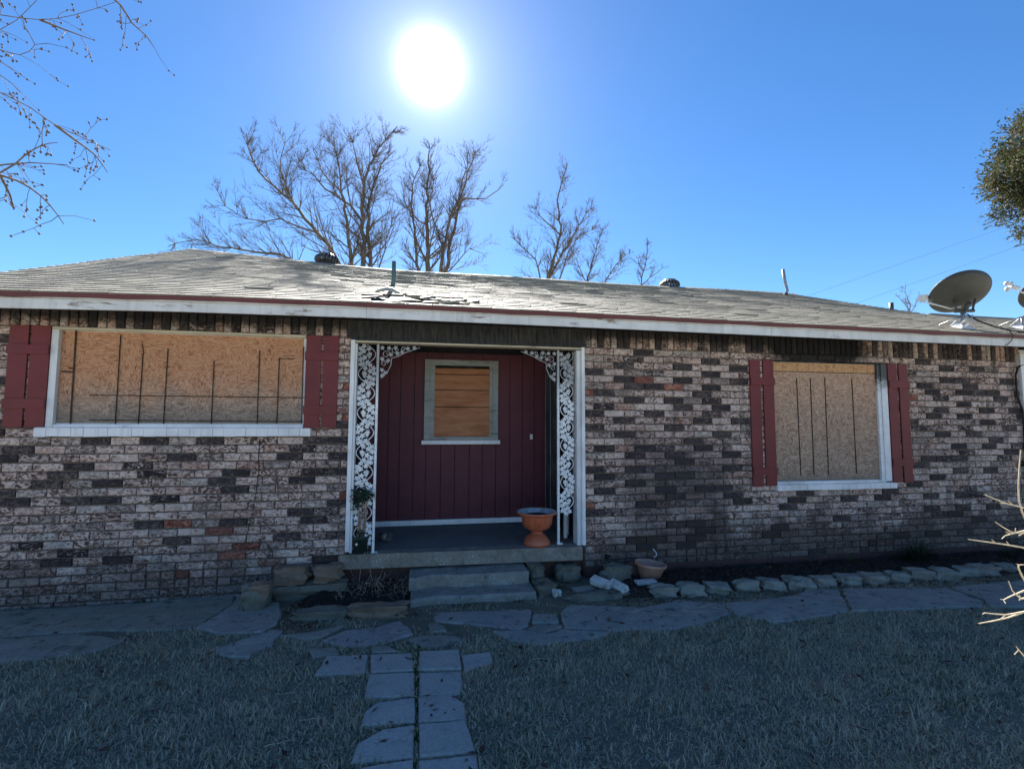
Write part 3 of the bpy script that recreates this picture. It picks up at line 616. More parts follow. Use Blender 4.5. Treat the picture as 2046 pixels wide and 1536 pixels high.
# brick meshes, a few irregular copies
def brick_mesh(w_, h_, d_, seed, mat):
    r = random.Random(seed)
    def j(a): return r.uniform(-a, a)
    c = 0.005
    mb = MB()
    b = [(-w_/2, d_/2, -h_/2), (w_/2, d_/2, -h_/2), (w_/2, d_/2, h_/2), (-w_/2, d_/2, h_/2)]
    f1 = [(-w_/2 + j(.002), -d_/2 + c, -h_/2 + j(.002)), (w_/2 + j(.002), -d_/2 + c, -h_/2 + j(.002)), (w_/2 + j(.002), -d_/2 + c, h_/2 + j(.002)), (-w_/2 + j(.002), -d_/2 + c, h_/2 + j(.002))]
    f2 = [(-w_/2 + c + abs(j(.003)), -d_/2 + j(.003), -h_/2 + c), (w_/2 - c - abs(j(.003)), -d_/2 + j(.003), -h_/2 + c), (w_/2 - c - abs(j(.003)), -d_/2 + j(.003), h_/2 - c), (-w_/2 + c + abs(j(.003)), -d_/2 + j(.003), h_/2 - c)]
    mb.v = b + f1 + f2
    for A in (0, 4):
        for i in range(4): mb.face([A + i, A + 4 + i, A + 4 + (i + 1) % 4, A + (i + 1) % 4])
    mb.v.append((j(.03), -d_/2 + j(.003) - 0.001, 0)); 
    for i in range(4): mb.face([8 + i, 12, 8 + (i + 1) % 4])
    return mb
BD = 0.09
TONES = ['brick_pale', 'brick_pink', 'brick_grey', 'brick_dirty', 'brick_dark', 'brick_red']
cache = {}
def brick_data(w_, h_, tone):
    key = (round(w_, 2), round(h_, 3), tone, random.randrange(3))
    if key not in cache: cache[key] = (brick_mesh(key[0] if abs(key[0] - w_) < .004 else w_, h_, BD, random.random(), tone), None)
    return cache[key][0], key
bricks = []   # (x, z, w, h, tone, area key)
def row_intervals(z):
    iv = [(XL, XR)]
    def cut(a, b):
        nonlocal iv
        o = []
        for s0, s1 in iv:
            if b <= s0 or a >= s1: o.append((s0, s1)); continue
            if a - s0 > 0.02: o.append((s0, a - 0.004))
            if s1 - b > 0.02: o.append((b + 0.004, s1))
        iv = o
    if z > 0.10: cut(PX0 - 0.012, PX1 + 0.02)
    elif z > -0.03: cut(-0.83, PX1 + 0.0)
    else: cut(-0.83, PX1 + 0.02)
    if 1.385 < z < 2.45: cut(-3.56, -1.24)
    if 0.70 < z < 2.335: cut(4.30, 6.0)
    return iv
def fill(z0, x_lo, x_hi, phase):
    out = []
    for k_ in range(-40, 40):
        z = z0 + k_ * CHT
        if z < -0.30 or z > 2.43: continue
        off = phase + (0.5 * MOD if k_ % 2 else 0)
        header = (-2.70 < 0 and x_lo < 0 and -0.13 < z < 0.10)
        for s0, s1 in row_intervals(z):
            s0 = max(s0, x_lo); s1 = min(s1, x_hi)
            if s1 - s0 < 0.03: continue
            i0 = math.floor((s0 - off) / MOD) - 1
            x = off + i0 * MOD
            while x < s1:
                a, b = x, x + BL
                pieces = [(a, b)]
                cx = (a + b) / 2
                hz = (x_lo < 0 and -2.66 < cx < -1.90 and -0.12 < z < 0.11) or (x_lo > 0 and (3.0 < cx < 3.55 or 5.4 < cx < 6.05) and -0.10 < z < 0.06)
                if hz: pieces = [(a, (a + b) / 2 - 0.007), ((a + b) / 2 + 0.007, b)]
                for p0, p1 in pieces:
                    q0 = max(p0, s0); q1 = min(p1, s1)
                    if q1 - q0 > 0.028: out.append((q0, q1, z, hz))
                x += MOD
    return out
def claim(table, rows_):
    """the one brick nearest to each measured point"""
    got = {}
    for (a, b) in table:
        best = None
        for i, (q0, q1, z, hz) in enumerate(rows_):
            if abs(z - b) > 0.06 or q1 - q0 < 0.06: continue
            if q0 - 0.03 < a < q1 + 0.03:
                d = abs(z - b) + abs((q0 + q1) / 2 - a) * 0.3
                if best is None or d < best[0]: best = (d, i)
        if best: got[best[1]] = 1
    return got
rows = fill(ZL0, XL, PX0 + 0.3, PHASE_L) + fill(ZR0, PX1 - 0.3, XR, PHASE_R)
specs = []
is_dark = claim(DARK_BRICKS, rows); is_red = claim(RED_BRICKS, rows); is_dirty = claim(DIRTY_BRICKS, rows)
for ri, (a, b, z, hz) in enumerate(rows):
    x = (a + b) / 2; w_ = b - a
    if w_ < 0.02: continue
    if ri in is_dark: t = 'brick_dark'
    elif ri in is_red: t = 'brick_red'
    elif ri in is_dirty: t = 'brick_dirty'
    else:
        u = random.random()
        t = 'brick_pale' if u < 0.66 else 'brick_pink' if u < 0.78 else 'brick_grey' if u < 0.97 else 'brick_dirty'
        if hz: t = 'brick_pink' if u < 0.6 else 'brick_red' if u < 0.75 else 'brick_pale'
    h_ = CHT - 0.0130 + random.uniform(-.002, .002)
    specs.append((x, z + random.uniform(-.0015, .0015), w_ - (0.004 if hz else 0), h_, t, 'h'))
# upright course under the eave
def soldier(x0, x1, z0, z1):
    x = x0
    while x < x1 - 0.03:
        w_ = CHT - 0.012
        u = random.random()
        t = 'brick_dark' if u < 0.30 else 'brick_pale' if u < 0.55 else 'brick_pink' if u < 0.68 else 'brick_grey' if u < 0.85 else 'brick_dirty'
        specs.append((x + w_ / 2, (z0 + z1) / 2 + random.uniform(-.004, .004), w_, z1 - z0, t, 's'))
        x += CHT
soldier(XL, PX0 - 0.05, 2.452, 2.66)
soldier(PX1 + 0.03, XR, 2.425, 2.66)
# the 300 that show largest: nearest the camera
def shown(sp):
    x, z, w_, h_ = sp[:4]
    d = math.sqrt(x * x + 5.29 ** 2 + (z - 1.57) ** 2)
    px = 1023 + 952 * ((x * 0.9837 - 5.2928 * 0.1794) / (5.2928 * 0.981 + x * 0.179))
    if px + 30 < 0 or px - 30 > 2046 or z < -0.2 or (sp[5] == 's' and z > 2.5): return 0
    if 1.48 < z < 2.44 and (-3.9 < x < -3.56 or -1.24 < x < -0.92): return 0
    if 0.78 < z < 2.32 and (3.96 < x < 4.30 or 6.0 < x < 6.32): return 0
    return w_ * h_ / d ** 2 * (5.29 / d)
specs.sort(key=shown, reverse=True)
# wall body: mortar face with openings left in it, behind it the wall thickness
mb = MB()
MY = 0.016
def wallbox(x0, x1, z0, z1, y0=MY, y1=0.20, mi=0): mb.box(x0, x1, y0, y1, z0, z1, mi)
wallbox(XL, -3.56, 0.03, 2.45); wallbox(-3.56, -1.24, 0.03, 1.385); wallbox(-1.24, PX0, 0.03, 2.45)
wallbox(XL, PX0, 2.45, 2.72)
wallbox(XL, -0.835, -0.5, 0.03)
wallbox(PX1, 4.30, 0.03, 2.425); wallbox(4.30, 6.0, 0.03, 0.70); wallbox(4.30, 6.0, 2.335, 2.425); wallbox(6.0, XR, 0.03, 2.425)
wallbox(PX1, XR, 2.425, 2.72)
wallbox(PX1, XR, -0.5, 0.03, MY + 0.0)
wall = part("wall", mb, ['mortar'], house)
for i, sp in enumerate(specs[:300]):
    x, z, w_, h_, t, kd = sp
    key = (round(w_ / 0.005), round(h_ / 0.002), t, i % 4)
    if key not in cache:
        cache[key] = brick_mesh(w_, h_, BD, i, t).mesh("brick", [t])
    o = link("brick", cache[key], wall, (x, BD / 2 - 0.002 + random.uniform(-.0025, .0025), z))
    o.rotation_euler = (0, random.uniform(-.006, .006), random.uniform(-.006, .006))
big = MB()
for i, sp in enumerate(specs[300:]):
    x, z, w_, h_, t, kd = sp
    bm_ = brick_mesh(w_, h_, BD, i + 999, t)
    b0 = len(big.v); yy = BD / 2 - 0.002 + random.uniform(-.0025, .0025)
    if kd == 's' and -0.82 < x < 1.8: continue
    big.v += [(x + p[0], yy + p[1], z + p[2]) for p in bm_.v]
    for f_ in bm_.f: big.face([b0 + q for q in f_], TONES.index(t))
part("brickwork", big, TONES, wall, kind='stuff')
# end, back walls and gables
mb = MB()
mb.box(XL, XL + 0.2, 0.2, 9.2, -0.5, 2.66); mb.box(XR - 0.2, XR, 0.2, 9.2, -0.5, 2.66); mb.box(XL + 0.2, XR - 0.2, 9.0, 9.2, -0.5, 2.66)
for X in (XL, XR - 0.2):
    b = len(mb.v)
    mb.v += [(X, 0.0, 2.66), (X, 9.0, 2.66), (X, 4.45, 4.4), (X + 0.2, 0.0, 2.66), (X + 0.2, 9.0, 2.66), (X + 0.2, 4.45, 4.4)]
    for q in ((0, 2, 1), (3, 4, 5), (0, 3, 5, 2), (1, 2, 5, 4), (0, 1, 4, 3)): mb.face([b + i for i in q])
part("rear_wall", mb, ['brick_grey'], house)
# side wing beyond the right end
mb = MB()
mb.box(XR + 0.003, 13.2, 0.06, 2.9, -0.5, 2.60)
wing = part("side_wing", mb, ['white_paint'], house)
for i in range(20):
    z = -0.22 + i * 0.14
    mbx = MB().hexa([(XR + 0.11, 0.028, z), (13.2, 0.028, z), (13.2, 0.059, z), (XR + 0.11, 0.059, z), (XR + 0.11, 0.050, z + 0.137), (13.2, 0.050, z + 0.137), (13.2, 0.059, z + 0.137), (XR + 0.11, 0.059, z + 0.137)])
    part("siding_board", mbx, ['white_paint'], wing)
mb = MB(); mb.box(XR + 0.005, XR + 0.10, -0.03, 0.055, -0.1, 2.44); mb.box(XR - 0.03, XR + 0.115, -0.05, 0.0, 2.30, 2.52)
part("corner_trim", mb, ['clean_white'], house)
# foundation strip proud of the bricks
mb = MB(); mb.box(PX1 + 0.02, XR, -0.012, 0.011, -0.5, -0.085)
part("foundation", mb, ['foundation'], house)

# vertical crack in the left wall (opened joint)
mb = MB()
pts = [(-1.655, 1.36), (-1.660, 1.18), (-1.652, 1.05), (-1.662, 0.90), (-1.67, 0.80), (-1.69, 0.62), (-1.72, 0.50), (-1.73, 0.42), (-1.77, 0.30)]
mb.tube([(x, -0.006, z) for x, z in pts], [0.004, 0.005, 0.004, 0.004, 0.003, 0.003, 0.004, 0.003, 0.002], 5)
part("crack", mb, ['cable'], wall)

# ---- roof
EX = [-4.6, -3.63, -2.27, -0.73, 1.56, 3.63, 7.56, 13.3]
EZ = [2.497, 2.513, 2.543, 2.556, 2.553, 2.546, 2.536, 2.52]
def ze(x): return interp(x, EX, EZ)                 # fascia lower edge
def zr(x): return 4.565 + 0.165 * max(0.0, min(1.0, -x / 4.4)) ** 1.2 + 0.012 * math.sin(x * 1.1)
YE, YR = -0.50, 4.45
FW = 0.108; DE = 0.045
def roof_z(x, y):
    t = (y - YE) / (YR - YE)
    top = lerp(ze(x) + FW + DE, zr(x) if x < 8.55 else 4.565, t)
    return top + 0.005 * math.sin(x * 2.3 + y) * math.sin(y * 1.7) * (1 - t) * t * 4
GX0, GX1, WX1, YW = -4.42, 8.50, 13.2, 1.36
deck = MB()
def strip(x0, x1, y0, y1, nx, ny, f_, mi=0):
    b = len(deck.v)
    for j in range(ny + 1):
        for i in range(nx + 1):
            x = lerp(x0, x1, i / nx); y = lerp(y0, y1, j / ny); deck.v.append((x, y, f_(x, y)))
    for j in range(ny):
        for i in range(nx):
            a = b + j * (nx + 1) + i; deck.face([a, a + 1, a + nx + 2, a + nx + 1], mi)
strip(GX0, GX1, YE - 0.01, YR, 40, 16, lambda x, y: roof_z(x, y) - 0.012)
strip(GX1, WX1, YE - 0.01, YW, 10, 6, lambda x, y: roof_z(x, y) - 0.012)
strip(GX0, GX1, YR, 9.4, 20, 4, lambda x, y: lerp(zr(x), 2.62, (y - YR) / 4.95) - 0.012)
strip(GX1, WX1, YW, 3.2, 4, 3, lambda x, y: lerp(roof_z(x, YW), 2.6, (y - YW) / 1.84) - 0.012)
# underside
strip(GX0, GX1, YE - 0.01, YR, 10, 4, lambda x, y: roof_z(x, y) - 0.06, 0)
roof = part("roof", deck, ['felt'], house)
# shingles
EXP = 0.137
shingles = []
nrow = int((YR - YE + 0.02) * 1.07 / EXP)
TORN = [(-0.55, 0.25, -0.40, 0.25)]
for r_ in range(nrow + 1):
    y0 = YE - 0.02 + r_ * EXP / 1.07; y1 = y0 + EXP * 1.12
    x = GX0 - 0.02 - random.uniform(0, 0.25)
    xm = GX1 if y0 > YW else WX1
    wob = random.uniform(-0.004, 0.004)
    while x < xm:
        w_ = 0.30 + random.choice((0, 0, 0.02, -0.03)) 
        a = max(x, GX0 - 0.02); b_ = min(x + w_ - 0.008, xm)
        if b_ - a > 0.04 and y0 < YR - 0.03:
            cx = (a + b_) / 2
            torn = -0.62 < cx < 0.30 and y0 < 0.20 and y0 > -0.45 and random.random() < 0.7
            if not torn:
                shingles.append((a, b_, y0 + wob + random.uniform(-.005, .005), min(y1, YR), random.uniform(0.004, 0.0075) + (random.random() < 0.006) * 0.008))
        x += w_
def shingle_mb(mbx, a, b_, y0, y1, lift, off=(0, 0, 0)):
    ox, oy, oz = off
    tk = 0.007
    za = roof_z(a, y0) + lift; zb = roof_z(b_, y0) + lift + random.uniform(-.002, .003)
    zc = roof_z(b_, y1); zd = roof_z(a, y1)
    mbx.hexa([(a - ox, y0 - oy, za - tk - oz), (b_ - ox, y0 - oy, zb - tk - oz), (b_ - ox, y1 - oy, zc - 0.004 - oz), (a - ox, y1 - oy, zd - 0.004 - oz),
              (a - ox, y0 - oy, za + tk - oz), (b_ - ox, y0 - oy, zb + tk - oz), (b_ - ox, y1 - oy, zc + 0.001 - oz), (a - ox, y1 - oy, zd + 0.001 - oz)])
vis = [s for s in shingles if -3.75 < s[0] < 7.9]
vis.sort(key=lambda s: (s[0] ** 2 * 0.15 + (s[2] + 5.3) ** 2))
top = set(id(s) for s in vis[:300])
rest = MB()
for s in shingles:
    if id(s) in top:
        mb = MB(); c_ = ((s[0] + s[1]) / 2, s[2], roof_z((s[0] + s[1]) / 2, s[2]))
        shingle_mb(mb, *s, off=c_)
        part("shingle", mb, ['shingle'], roof, loc=c_)
    else: shingle_mb(rest, *s)
part("shingle_field", rest, ['shingle'], roof, kind='stuff')
# ridge caps, each its own bent shingle
x = GX0 - 0.02
while x < GX1 - 0.05:
    mb = MB(); z = zr(x + 0.1)
    mb.hexa([(-0.09, -0.11, -0.052), (0.13, -0.11, -0.060), (0.13, 0.0, 0.004), (-0.09, 0.0, 0.012), (-0.09, -0.11, -0.036), (0.13, -0.11, -0.044), (0.13, 0.0, 0.018), (-0.09, 0.0, 0.026)])
    mb.hexa([(-0.09, 0.0, 0.012), (0.13, 0.0, 0.004), (0.13, 0.11, -0.060), (-0.09, 0.11, -0.052), (-0.09, 0.0, 0.026), (0.13, 0.0, 0.018), (0.13, 0.11, -0.044), (-0.09, 0.11, -0.036)])
    o = part("ridge_cap", mb, ['shingle'], roof, loc=(x + 0.1, YR, z)); o.rotation_euler = (random.uniform(-.02, .02), random.uniform(-.02, .02), 0)
    x += 0.2
mb = MB(); mb.tube([(x, YW, roof_z(x, YW) + 0.004) for x in np.linspace(GX1, WX1, 12)], 0.03, 6)
part("wing_ridge_cap", mb, ['shingle'], roof)
# torn, curled shingle flap
mb = MB(); nfl = 14
for i in range(nfl + 1):
    t = i / nfl; x = lerp(-0.56, 0.34, t); y = lerp(0.10, -0.30, t)
    lift = 0.10 * math.exp(-((t - 0.16) / 0.17) ** 2) + 0.015
    wd = lerp(0.15, 0.10, t)
    z = roof_z(x, y) + lift
    mb.v += [(x, y - wd / 2, z - 0.5 * lift * (t < .3)), (x, y, z + 0.008), (x + 0.02, y + wd / 2, z + 0.006), (x, y - wd / 2, z - 0.009 - 0.5 * lift * (t < .3)), (x, y, z - 0.002), (x + 0.02, y + wd / 2, z - 0.004)]
for i in range(nfl):
    a = i * 6
    for p, q in ((0, 1), (1, 2)): mb.face([a + p, a + q, a + 6 + q, a + 6 + p], 0, True); mb.face([a + 3 + q, a + 3 + p, a + 9 + p, a + 9 + q], 0, True)
    mb.face([a, a + 6, a + 9, a + 3]); mb.face([a + 2, a + 5, a + 11, a + 8])
mb.face([0, 3, 4, 5, 2, 1]); a = nfl * 6; mb.face([a, a + 1, a + 2, a + 5, a + 4, a + 3])
part("curled_shingle", mb, ['shingle_pale'], roof, label="long torn shingle strip curling up from the eave")
for q_ in range(14):
    mb = MB(); cx = random.uniform(-0.6, 0.5); cy = random.uniform(-0.42, 0.05)
    a_ = random.uniform(0.06, 0.16); zz = roof_z(cx, cy)
    mb.hexa([(-a_, -.04, 0), (a_, -.05, random.uniform(0, .02)), (a_ * .8, .04, .012), (-a_ * .9, .05, .006), (-a_, -.04, .008), (a_, -.05, .03), (a_ * .8, .04, .02), (-a_ * .9, .05, .014)])
    o = part("shingle_scrap", mb, [random.choice(('shingle', 'felt', 'shingle_pale', 'shingle'))], roof, loc=(cx, cy, zz + 0.004)); o.rotation_euler = (0.35, random.uniform(-.1, .1), random.uniform(-.5, .5))

# fascia boards butted end to end, sagging with the eave
for a, b_ in ((GX0, -0.58), (-0.577, 3.9), (3.903, WX1)):
    mb = MB(); n_ = 14
    for i in range(n_):
        x0 = lerp(a, b_, i / n_); x1 = lerp(a, b_, (i + 1) / n_)
        mb.hexa([(x0, YE, ze(x0)), (x1, YE, ze(x1)), (x1, YE + 0.022, ze(x1)), (x0, YE + 0.022, ze(x0)), (x0, YE, ze(x0) + FW), (x1, YE, ze(x1) + FW), (x1, YE + 0.022, ze(x1) + FW), (x0, YE + 0.022, ze(x0) + FW)])
    part("fascia_board", mb, ['fascia_paint'], house)
mb = MB(); n_ = 60
for i in range(n_):
    x0 = lerp(GX0, WX1, i / n_); x1 = lerp(GX0, WX1, (i + 1) / n_)
    d0 = FW - 0.004 + 0.008 * math.sin(i * 1.7) * (i % 3 == 0); d1 = FW - 0.004 + 0.008 * math.sin((i + 1) * 1.7) * ((i + 1) % 3 == 0)
    mb.hexa([(x0, YE - 0.016, ze(x0) + d0), (x1, YE - 0.016, ze(x1) + d1), (x1, YE + 0.02, ze(x1) + d1), (x0, YE + 0.02, ze(x0) + d0), (x0, YE - 0.018, ze(x0) + FW + DE), (x1, YE - 0.018, ze(x1) + FW + DE), (x1, YE + 0.02, ze(x1) + FW + DE), (x0, YE + 0.02, ze(x0) + FW + DE)])
part("drip_edge", mb, ['maroon_trim'], house)
mb = MB(); n_ = 40
for i in range(n_):
    x0 = lerp(GX0, WX1, i / n_); x1 = lerp(GX0, WX1, (i + 1) / n_)
    mb.hexa([(x0, YE + 0.022, ze(x0) + 0.03), (x1, YE + 0.022, ze(x1) + 0.03), (x1, 0.012, 2.63), (x0, 0.012, 2.63), (x0, YE + 0.022, ze(x0) + 0.045), (x1, YE + 0.022, ze(x1) + 0.045), (x1, 0.012, 2.645), (x0, 0.012, 2.645)])
part("soffit", mb, ['soot'], house)
# sooty board-and-batten header over the porch
hdr = MB(); hdr.box(-0.83, 1.86, -0.004, 0.03, 2.43, 2.64)
hd = part("porch_header", hdr, ['dark_siding'], house)
for i in range(13):
    x = -0.82 + i * 0.207
    part("header_batten", MB().box(x, x + 0.022 + 0.012 * (i % 2), -0.016, -0.0045, 2.445, 2.62), ['dark_siding'], hd)
mb = MB(); mb.box(-0.79, 1.82, -0.030, -0.0045, 2.409, 2.432)
part("header_trim", mb, ['dark_siding'], hd)
mb = MB(); mb.box(-0.74, 1.77, -0.040, 0.10, 2.386, 2.4035)
part("lintel_trim", mb, ['cream_paint'], hd)

# roof vents and pipes
def turbine(x, y, z, r_, label):
    b = MB(); b.tube([(0, 0, -0.12), (0, 0, 0.07)], r_ * 0.72, 18)
    v = link("roof_vent", b.mesh("roof_vent", ['vent_metal']), house, (x, y, z), label=label)
    for i in range(20):
        a = 2 * math.pi * i / 20
        f_ = MB()
        prof = [(0.62, 0.05), (0.92, 0.09), (1.0, 0.14), (0.92, 0.20), (0.60, 0.25)]
        for rr, zz in prof:
            for da in (0.0, 0.24):
                f_.v.append((math.cos(a + da + zz) * rr * r_ * (1 - da * .25), math.sin(a + da + zz) * rr * r_ * (1 - da * .25), zz))
        for k_ in range(4): f_.face([2 * k_, 2 * k_ + 1, 2 * k_ + 3, 2 * k_ + 2], 0, True)
        o = link("fin", f_.mesh("fin", ['vent_metal']), v)
        so = o.modifiers.new("thick", 'SOLIDIFY'); so.thickness = 0.004
    c_ = MB(); c_.lathe((0, 0, 0), [(r_ * 0.66, 0.235), (r_ * 0.6, 0.262), (r_ * 0.3, 0.275), (0.001, 0.277)], 20); 
    link("vent_cap", c_.mesh("vent_cap", ['vent_metal']), v)
turbine(-2.02, 4.70, 4.64, 0.235, "round slatted turbine vent behind the ridge near the left end")
turbine(5.545, 4.75, 4.56, 0.235, "round slatted turbine vent behind the ridge toward the right")
def pipe(pts, r_, mat, label):
    mb = MB().tube(pts, r_, 12)
    p_ = link("vent_pipe", mb.mesh("vent_pipe", [mat]), house, label=label)
    x, y, z = pts[0]
    f_ = MB().lathe((x, y, z - 0.0), [(r_ * 2.6, -0.03), (r_ * 1.6, 0.04), (r_ * 1.02, 0.09)], 16)
    link("pipe_flashing", f_.mesh("pipe_flashing", ['felt']), p_)
pipe([(-0.455, 0.95, 3.20), (-0.43, 0.97, 3.35), (-0.43, 0.98, 3.62)], 0.028, 'pipe_green', "upright blue green vent pipe above the curled shingle")
pipe([(7.92, 3.95, 4.34), (7.98, 3.97, 4.50), (7.94, 3.98, 4.70), (7.90, 3.98, 4.98)], 0.033, 'galv', "bent grey vent pipe at the right end of the ridge")
pipe([(8.35, 1.9, 3.5), (8.35, 1.9, 3.73)], 0.035, 'vent_metal', "short dark vent stub near the dish")

# ---- windows
def frame_boxes(x0, x1, z0, z1, t, y0, y1):
    mb = MB()
    mb.box(x0, x0 + t, y0, y1, z0, z1); mb.box(x1 - t, x1, y0, y1, z0, z1)
    mb.box(x0 + t, x1 - t, y0, y1, z1 - t, z1); mb.box(x0 + t, x1 - t, y0, y1, z0, z0 + t)
    return mb
# left, wide
w1 = part("window", frame_boxes(-3.555, -1.245, 1.485, 2.445, 0.030, 0.03, 0.14), ['white_paint'], house, label="wide front window covered with chipboard left of the porch")
part("jamb", MB().box(-3.557, -3.497, -0.012, 0.029, 1.47, 2.418), ['white_paint'], w1)
part("head_trim", MB().box(-3.557, -1.243, -0.014, 0.030, 2.419, 2.446), ['cream_paint'], w1)
part("bottom_rail", MB().box(-3.496, -1.246, -0.006, 0.028, 1.476, 1.502), ['clean_white'], w1)
part("chipboard", MB().box(-3.497, -1.26, 0.031, 0.045, 1.495, 2.42), ['osb_left'], w1)
x = -3.62
while x < -1.26:
    part("sill_brick", MB().box(x, x + 0.100, -0.050 + random.uniform(-.003, .003), 0.012, 1.388 + random.uniform(-.003, .003), 1.470), ['clean_white'], w1)
    x += 0.1025
part("sill", MB().box(-3.62, -1.243, -0.030, 0.010, 1.4705, 1.4755), ['clean_white'], w1)
for (a, b_, r_) in BARS_L:
    part("bar", MB().tube([(a[0], 0.022, a[1]), (b_[0], 0.022, b_[1])], r_ * (0.8 if r_ < 0.01 else 0.6), 5), ['rust_bar' if r_ > 0.01 else 'black_metal'], w1)
# right
w2 = part("window", frame_boxes(4.305, 5.995, 0.79, 2.33, 0.03, 0.03, 0.14), ['white_paint'], house, label="squarish front window covered with chipboard right of the porch")
part("chipboard", MB().box(4.30, 5.86, 0.031, 0.043, 0.80, 2.195), ['osb_right'], w2)
tops = [4.30, 4.497, 4.728, 5.193, 5.66, 5.86]
tx = [BARS_R[i][0][0] for i in range(5)]
edges = [4.30] + tx + [5.86]
for i in range(6):
    part("chipboard_strip", MB().box(edges[i] + 0.003, edges[i + 1] - 0.003, 0.027, 0.043, 2.203, 2.315), ['osb_top'], w2)
for (a, b_) in BARS_R[6:]:
    part("bar", MB().tube([(a[0], 0.028, a[1]), (b_[0], 0.028, b_[1])], 0.006, 5), ['black_metal'], w2)
part("jamb", MB().box(5.855, 5.905, 0.000, 0.030, 0.80, 2.315), ['smoked_jamb'], w2)
part("jamb", MB().box(5.906, 5.995, -0.014, 0.020, 0.80, 2.325), ['smoked_jamb'], w2)
part("head_trim", MB().box(4.30, 5.995, -0.010, 0.028, 2.318, 2.338), ['soot'], w2)
part("bottom_rail", MB().tube([(4.29, 0.0, 0.803), (5.90, 0.0, 0.803)], 0.021, 10), ['clean_white'], w2)
x = 4.285
while x < 5.98:
    part("sill_brick", MB().box(x, min(x + 0.100, 6.03), -0.050 + random.uniform(-.003, .003), 0.012, 0.712 + random.uniform(-.003, .003), 0.778), ['clean_white'], w2)
    x += 0.1025
part("sill", MB().box(4.285, 6.00, -0.030, 0.010, 0.7785, 0.7835), ['clean_white'], w2)
# shutters
def shutter(x0, x1, z0, z1, gap, bats, label, skew=0.0):
    s_ = root_part("shutter", label, ((x0 + x1) / 2, 0, z0))
    wd = (x1 - x0 - gap) / 2
    for a in (x0, x0 + wd + gap):
        mb = MB(); j = random.uniform(-.006, .006)
        c_ = a + wd / 2
        mb.box(-wd / 2, wd / 2, -0.024, -0.006, z0 + j, z1 + j)
        o = part("board", mb, ['red_shutter'], s_)
        o.location = Vector((c_, 0, 0)) - s_off(s_)
        o.rotation_euler = (0, skew + random.uniform(-.002, .002), 0)
    for zb in bats:
        mb = MB().box(x0 - 0.004, x1 + 0.004, -0.044, -0.0245, zb - 0.045, zb + 0.045)
        o = part("batten", mb, ['red_shutter'], s_); o.location = -s_off(s_)
def root_part(name, label, at):
    o = bpy.data.objects.new(name, None); COL.objects.link(o); o.parent = house
    o.location = Vector(at) - house.location; o['label'] = label; o.empty_display_size = .1
    return o
def s_off(o): return o.location + house.location
shutter(-3.896, -3.562, 1.475, 2.447, 0.020, (2.215, 1.70), "red board shutter at the far left of the wide window")
shutter(-1.238, -0.915, 1.476, 2.445, 0.022, (2.225, 1.66), "red board shutter between the wide window and the porch")
shutter(3.966, 4.296, 0.770, 2.33, 0.040, (2.06, 0.95), "tall red board shutter left of the squarish window")
shutter(6.005, 6.315, 0.780, 2.33, 0.036, (2.06, 1.04), "tall red board shutter right of the squarish window")

# ---- porch
SZ = 0.172
mb = MB()
n_ = 24
def slab_top(x): return SZ - 0.009 * (x + 0.8) 
for i in range(n_):
    x0 = lerp(-0.83, 1.775, i / n_); x1 = lerp(-0.83, 1.775, (i + 1) / n_)
    e0 = random.uniform(-.003, .003)
    mb.hexa([(x0, -0.045, slab_top(x0) - 0.145), (x1, -0.045, slab_top(x1) - 0.145), (x1, 0.09, slab_top(x1) - 0.145), (x0, 0.09, slab_top(x0) - 0.145), (x0, -0.042, slab_top(x0)), (x1, -0.042, slab_top(x1)), (x1, 0.09, slab_top(x1)), (x0, 0.09, slab_top(x0))])
part("porch_slab_edge", mb, ['slab'], house)
mb = MB(); mb.hexa([(-0.80, 0.091, 0.02), (1.90, 0.091, 0.02), (1.90, 1.26, 0.02), (-0.80, 1.26, 0.02), (-0.80, 0.091, slab_top(-0.80) + 0.002), (1.90, 0.091, slab_top(1.9) + 0.002), (1.90, 1.26, slab_top(1.9) + 0.012), (-0.80, 1.26, slab_top(-0.8) + 0.012)])
part("porch_floor", mb, ['porch_floor'], house)
mb = MB(); mb.box(-0.83, 1.80, 0.05, 0.12, -0.5, 0.03)
part("porch_foundation", mb, ['foundation'], house)
mb = MB(); mb.box(-0.98, 2.1, 0.2, 1.26, 2.47, 2.50)
part("porch_ceiling", mb, ['dark_siding'], house)
mb = MB(); mb.box(-0.84, -0.775, 0.21, 1.26, 0.03, 2.47)
part("porch_side_wall", mb, ['dark_siding'], house)
# right side wall clad in narrow boards
for i in range(9):
    y = 0.21 + i * 0.117
    part("side_board", MB().box(1.815 - (0.01 if i % 2 else 0), 1.86, y, y + 0.110, 0.12, 2.47), ['dark_siding'], house)
part("side_backing", MB().box(1.861, 1.90, 0.2, 1.27, 0.03, 2.47), ['soot'], house)
# back wall: red panelling, board by board, left out where the window is
pw = part("porch_back_wall", MB().box(-0.84, 1.90, 1.215, 1.26, 0.03, 2.47), ['soot'], house)
gr = [-0.775, -0.62, -0.47, -0.32, -0.139, 0.023, 0.22, 0.406, 0.601, 0.777, 0.962, 1.155, 1.33, 1.50, 1.66, 1.81]
for i in range(len(gr) - 1):
    a, b_ = gr[i] + 0.004, gr[i + 1] - 0.004
    def plank(u0, u1, w0, w1):
        if u1 - u0 > 0.01: part("red_plank", MB().box(u0, u1, 1.196 + random.uniform(-.001, .001), 1.214, w0, w1), ['red_panel'], pw)
    if b_ > -0.008 and a < 0.985:
        plank(a, b_, 0.255, 1.262); plank(a, b_, 2.372, 2.47)
        plank(a, min(b_, -0.008), 1.2625, 2.3715); plank(max(a, 0.985), b_, 1.2625, 2.3715)
    else: plank(a, b_, 0.255, 2.47)
part("baseboard", MB().box(-0.775, 1.45, 1.165, 1.214, 0.188, 0.252), ['clean_white'], pw)
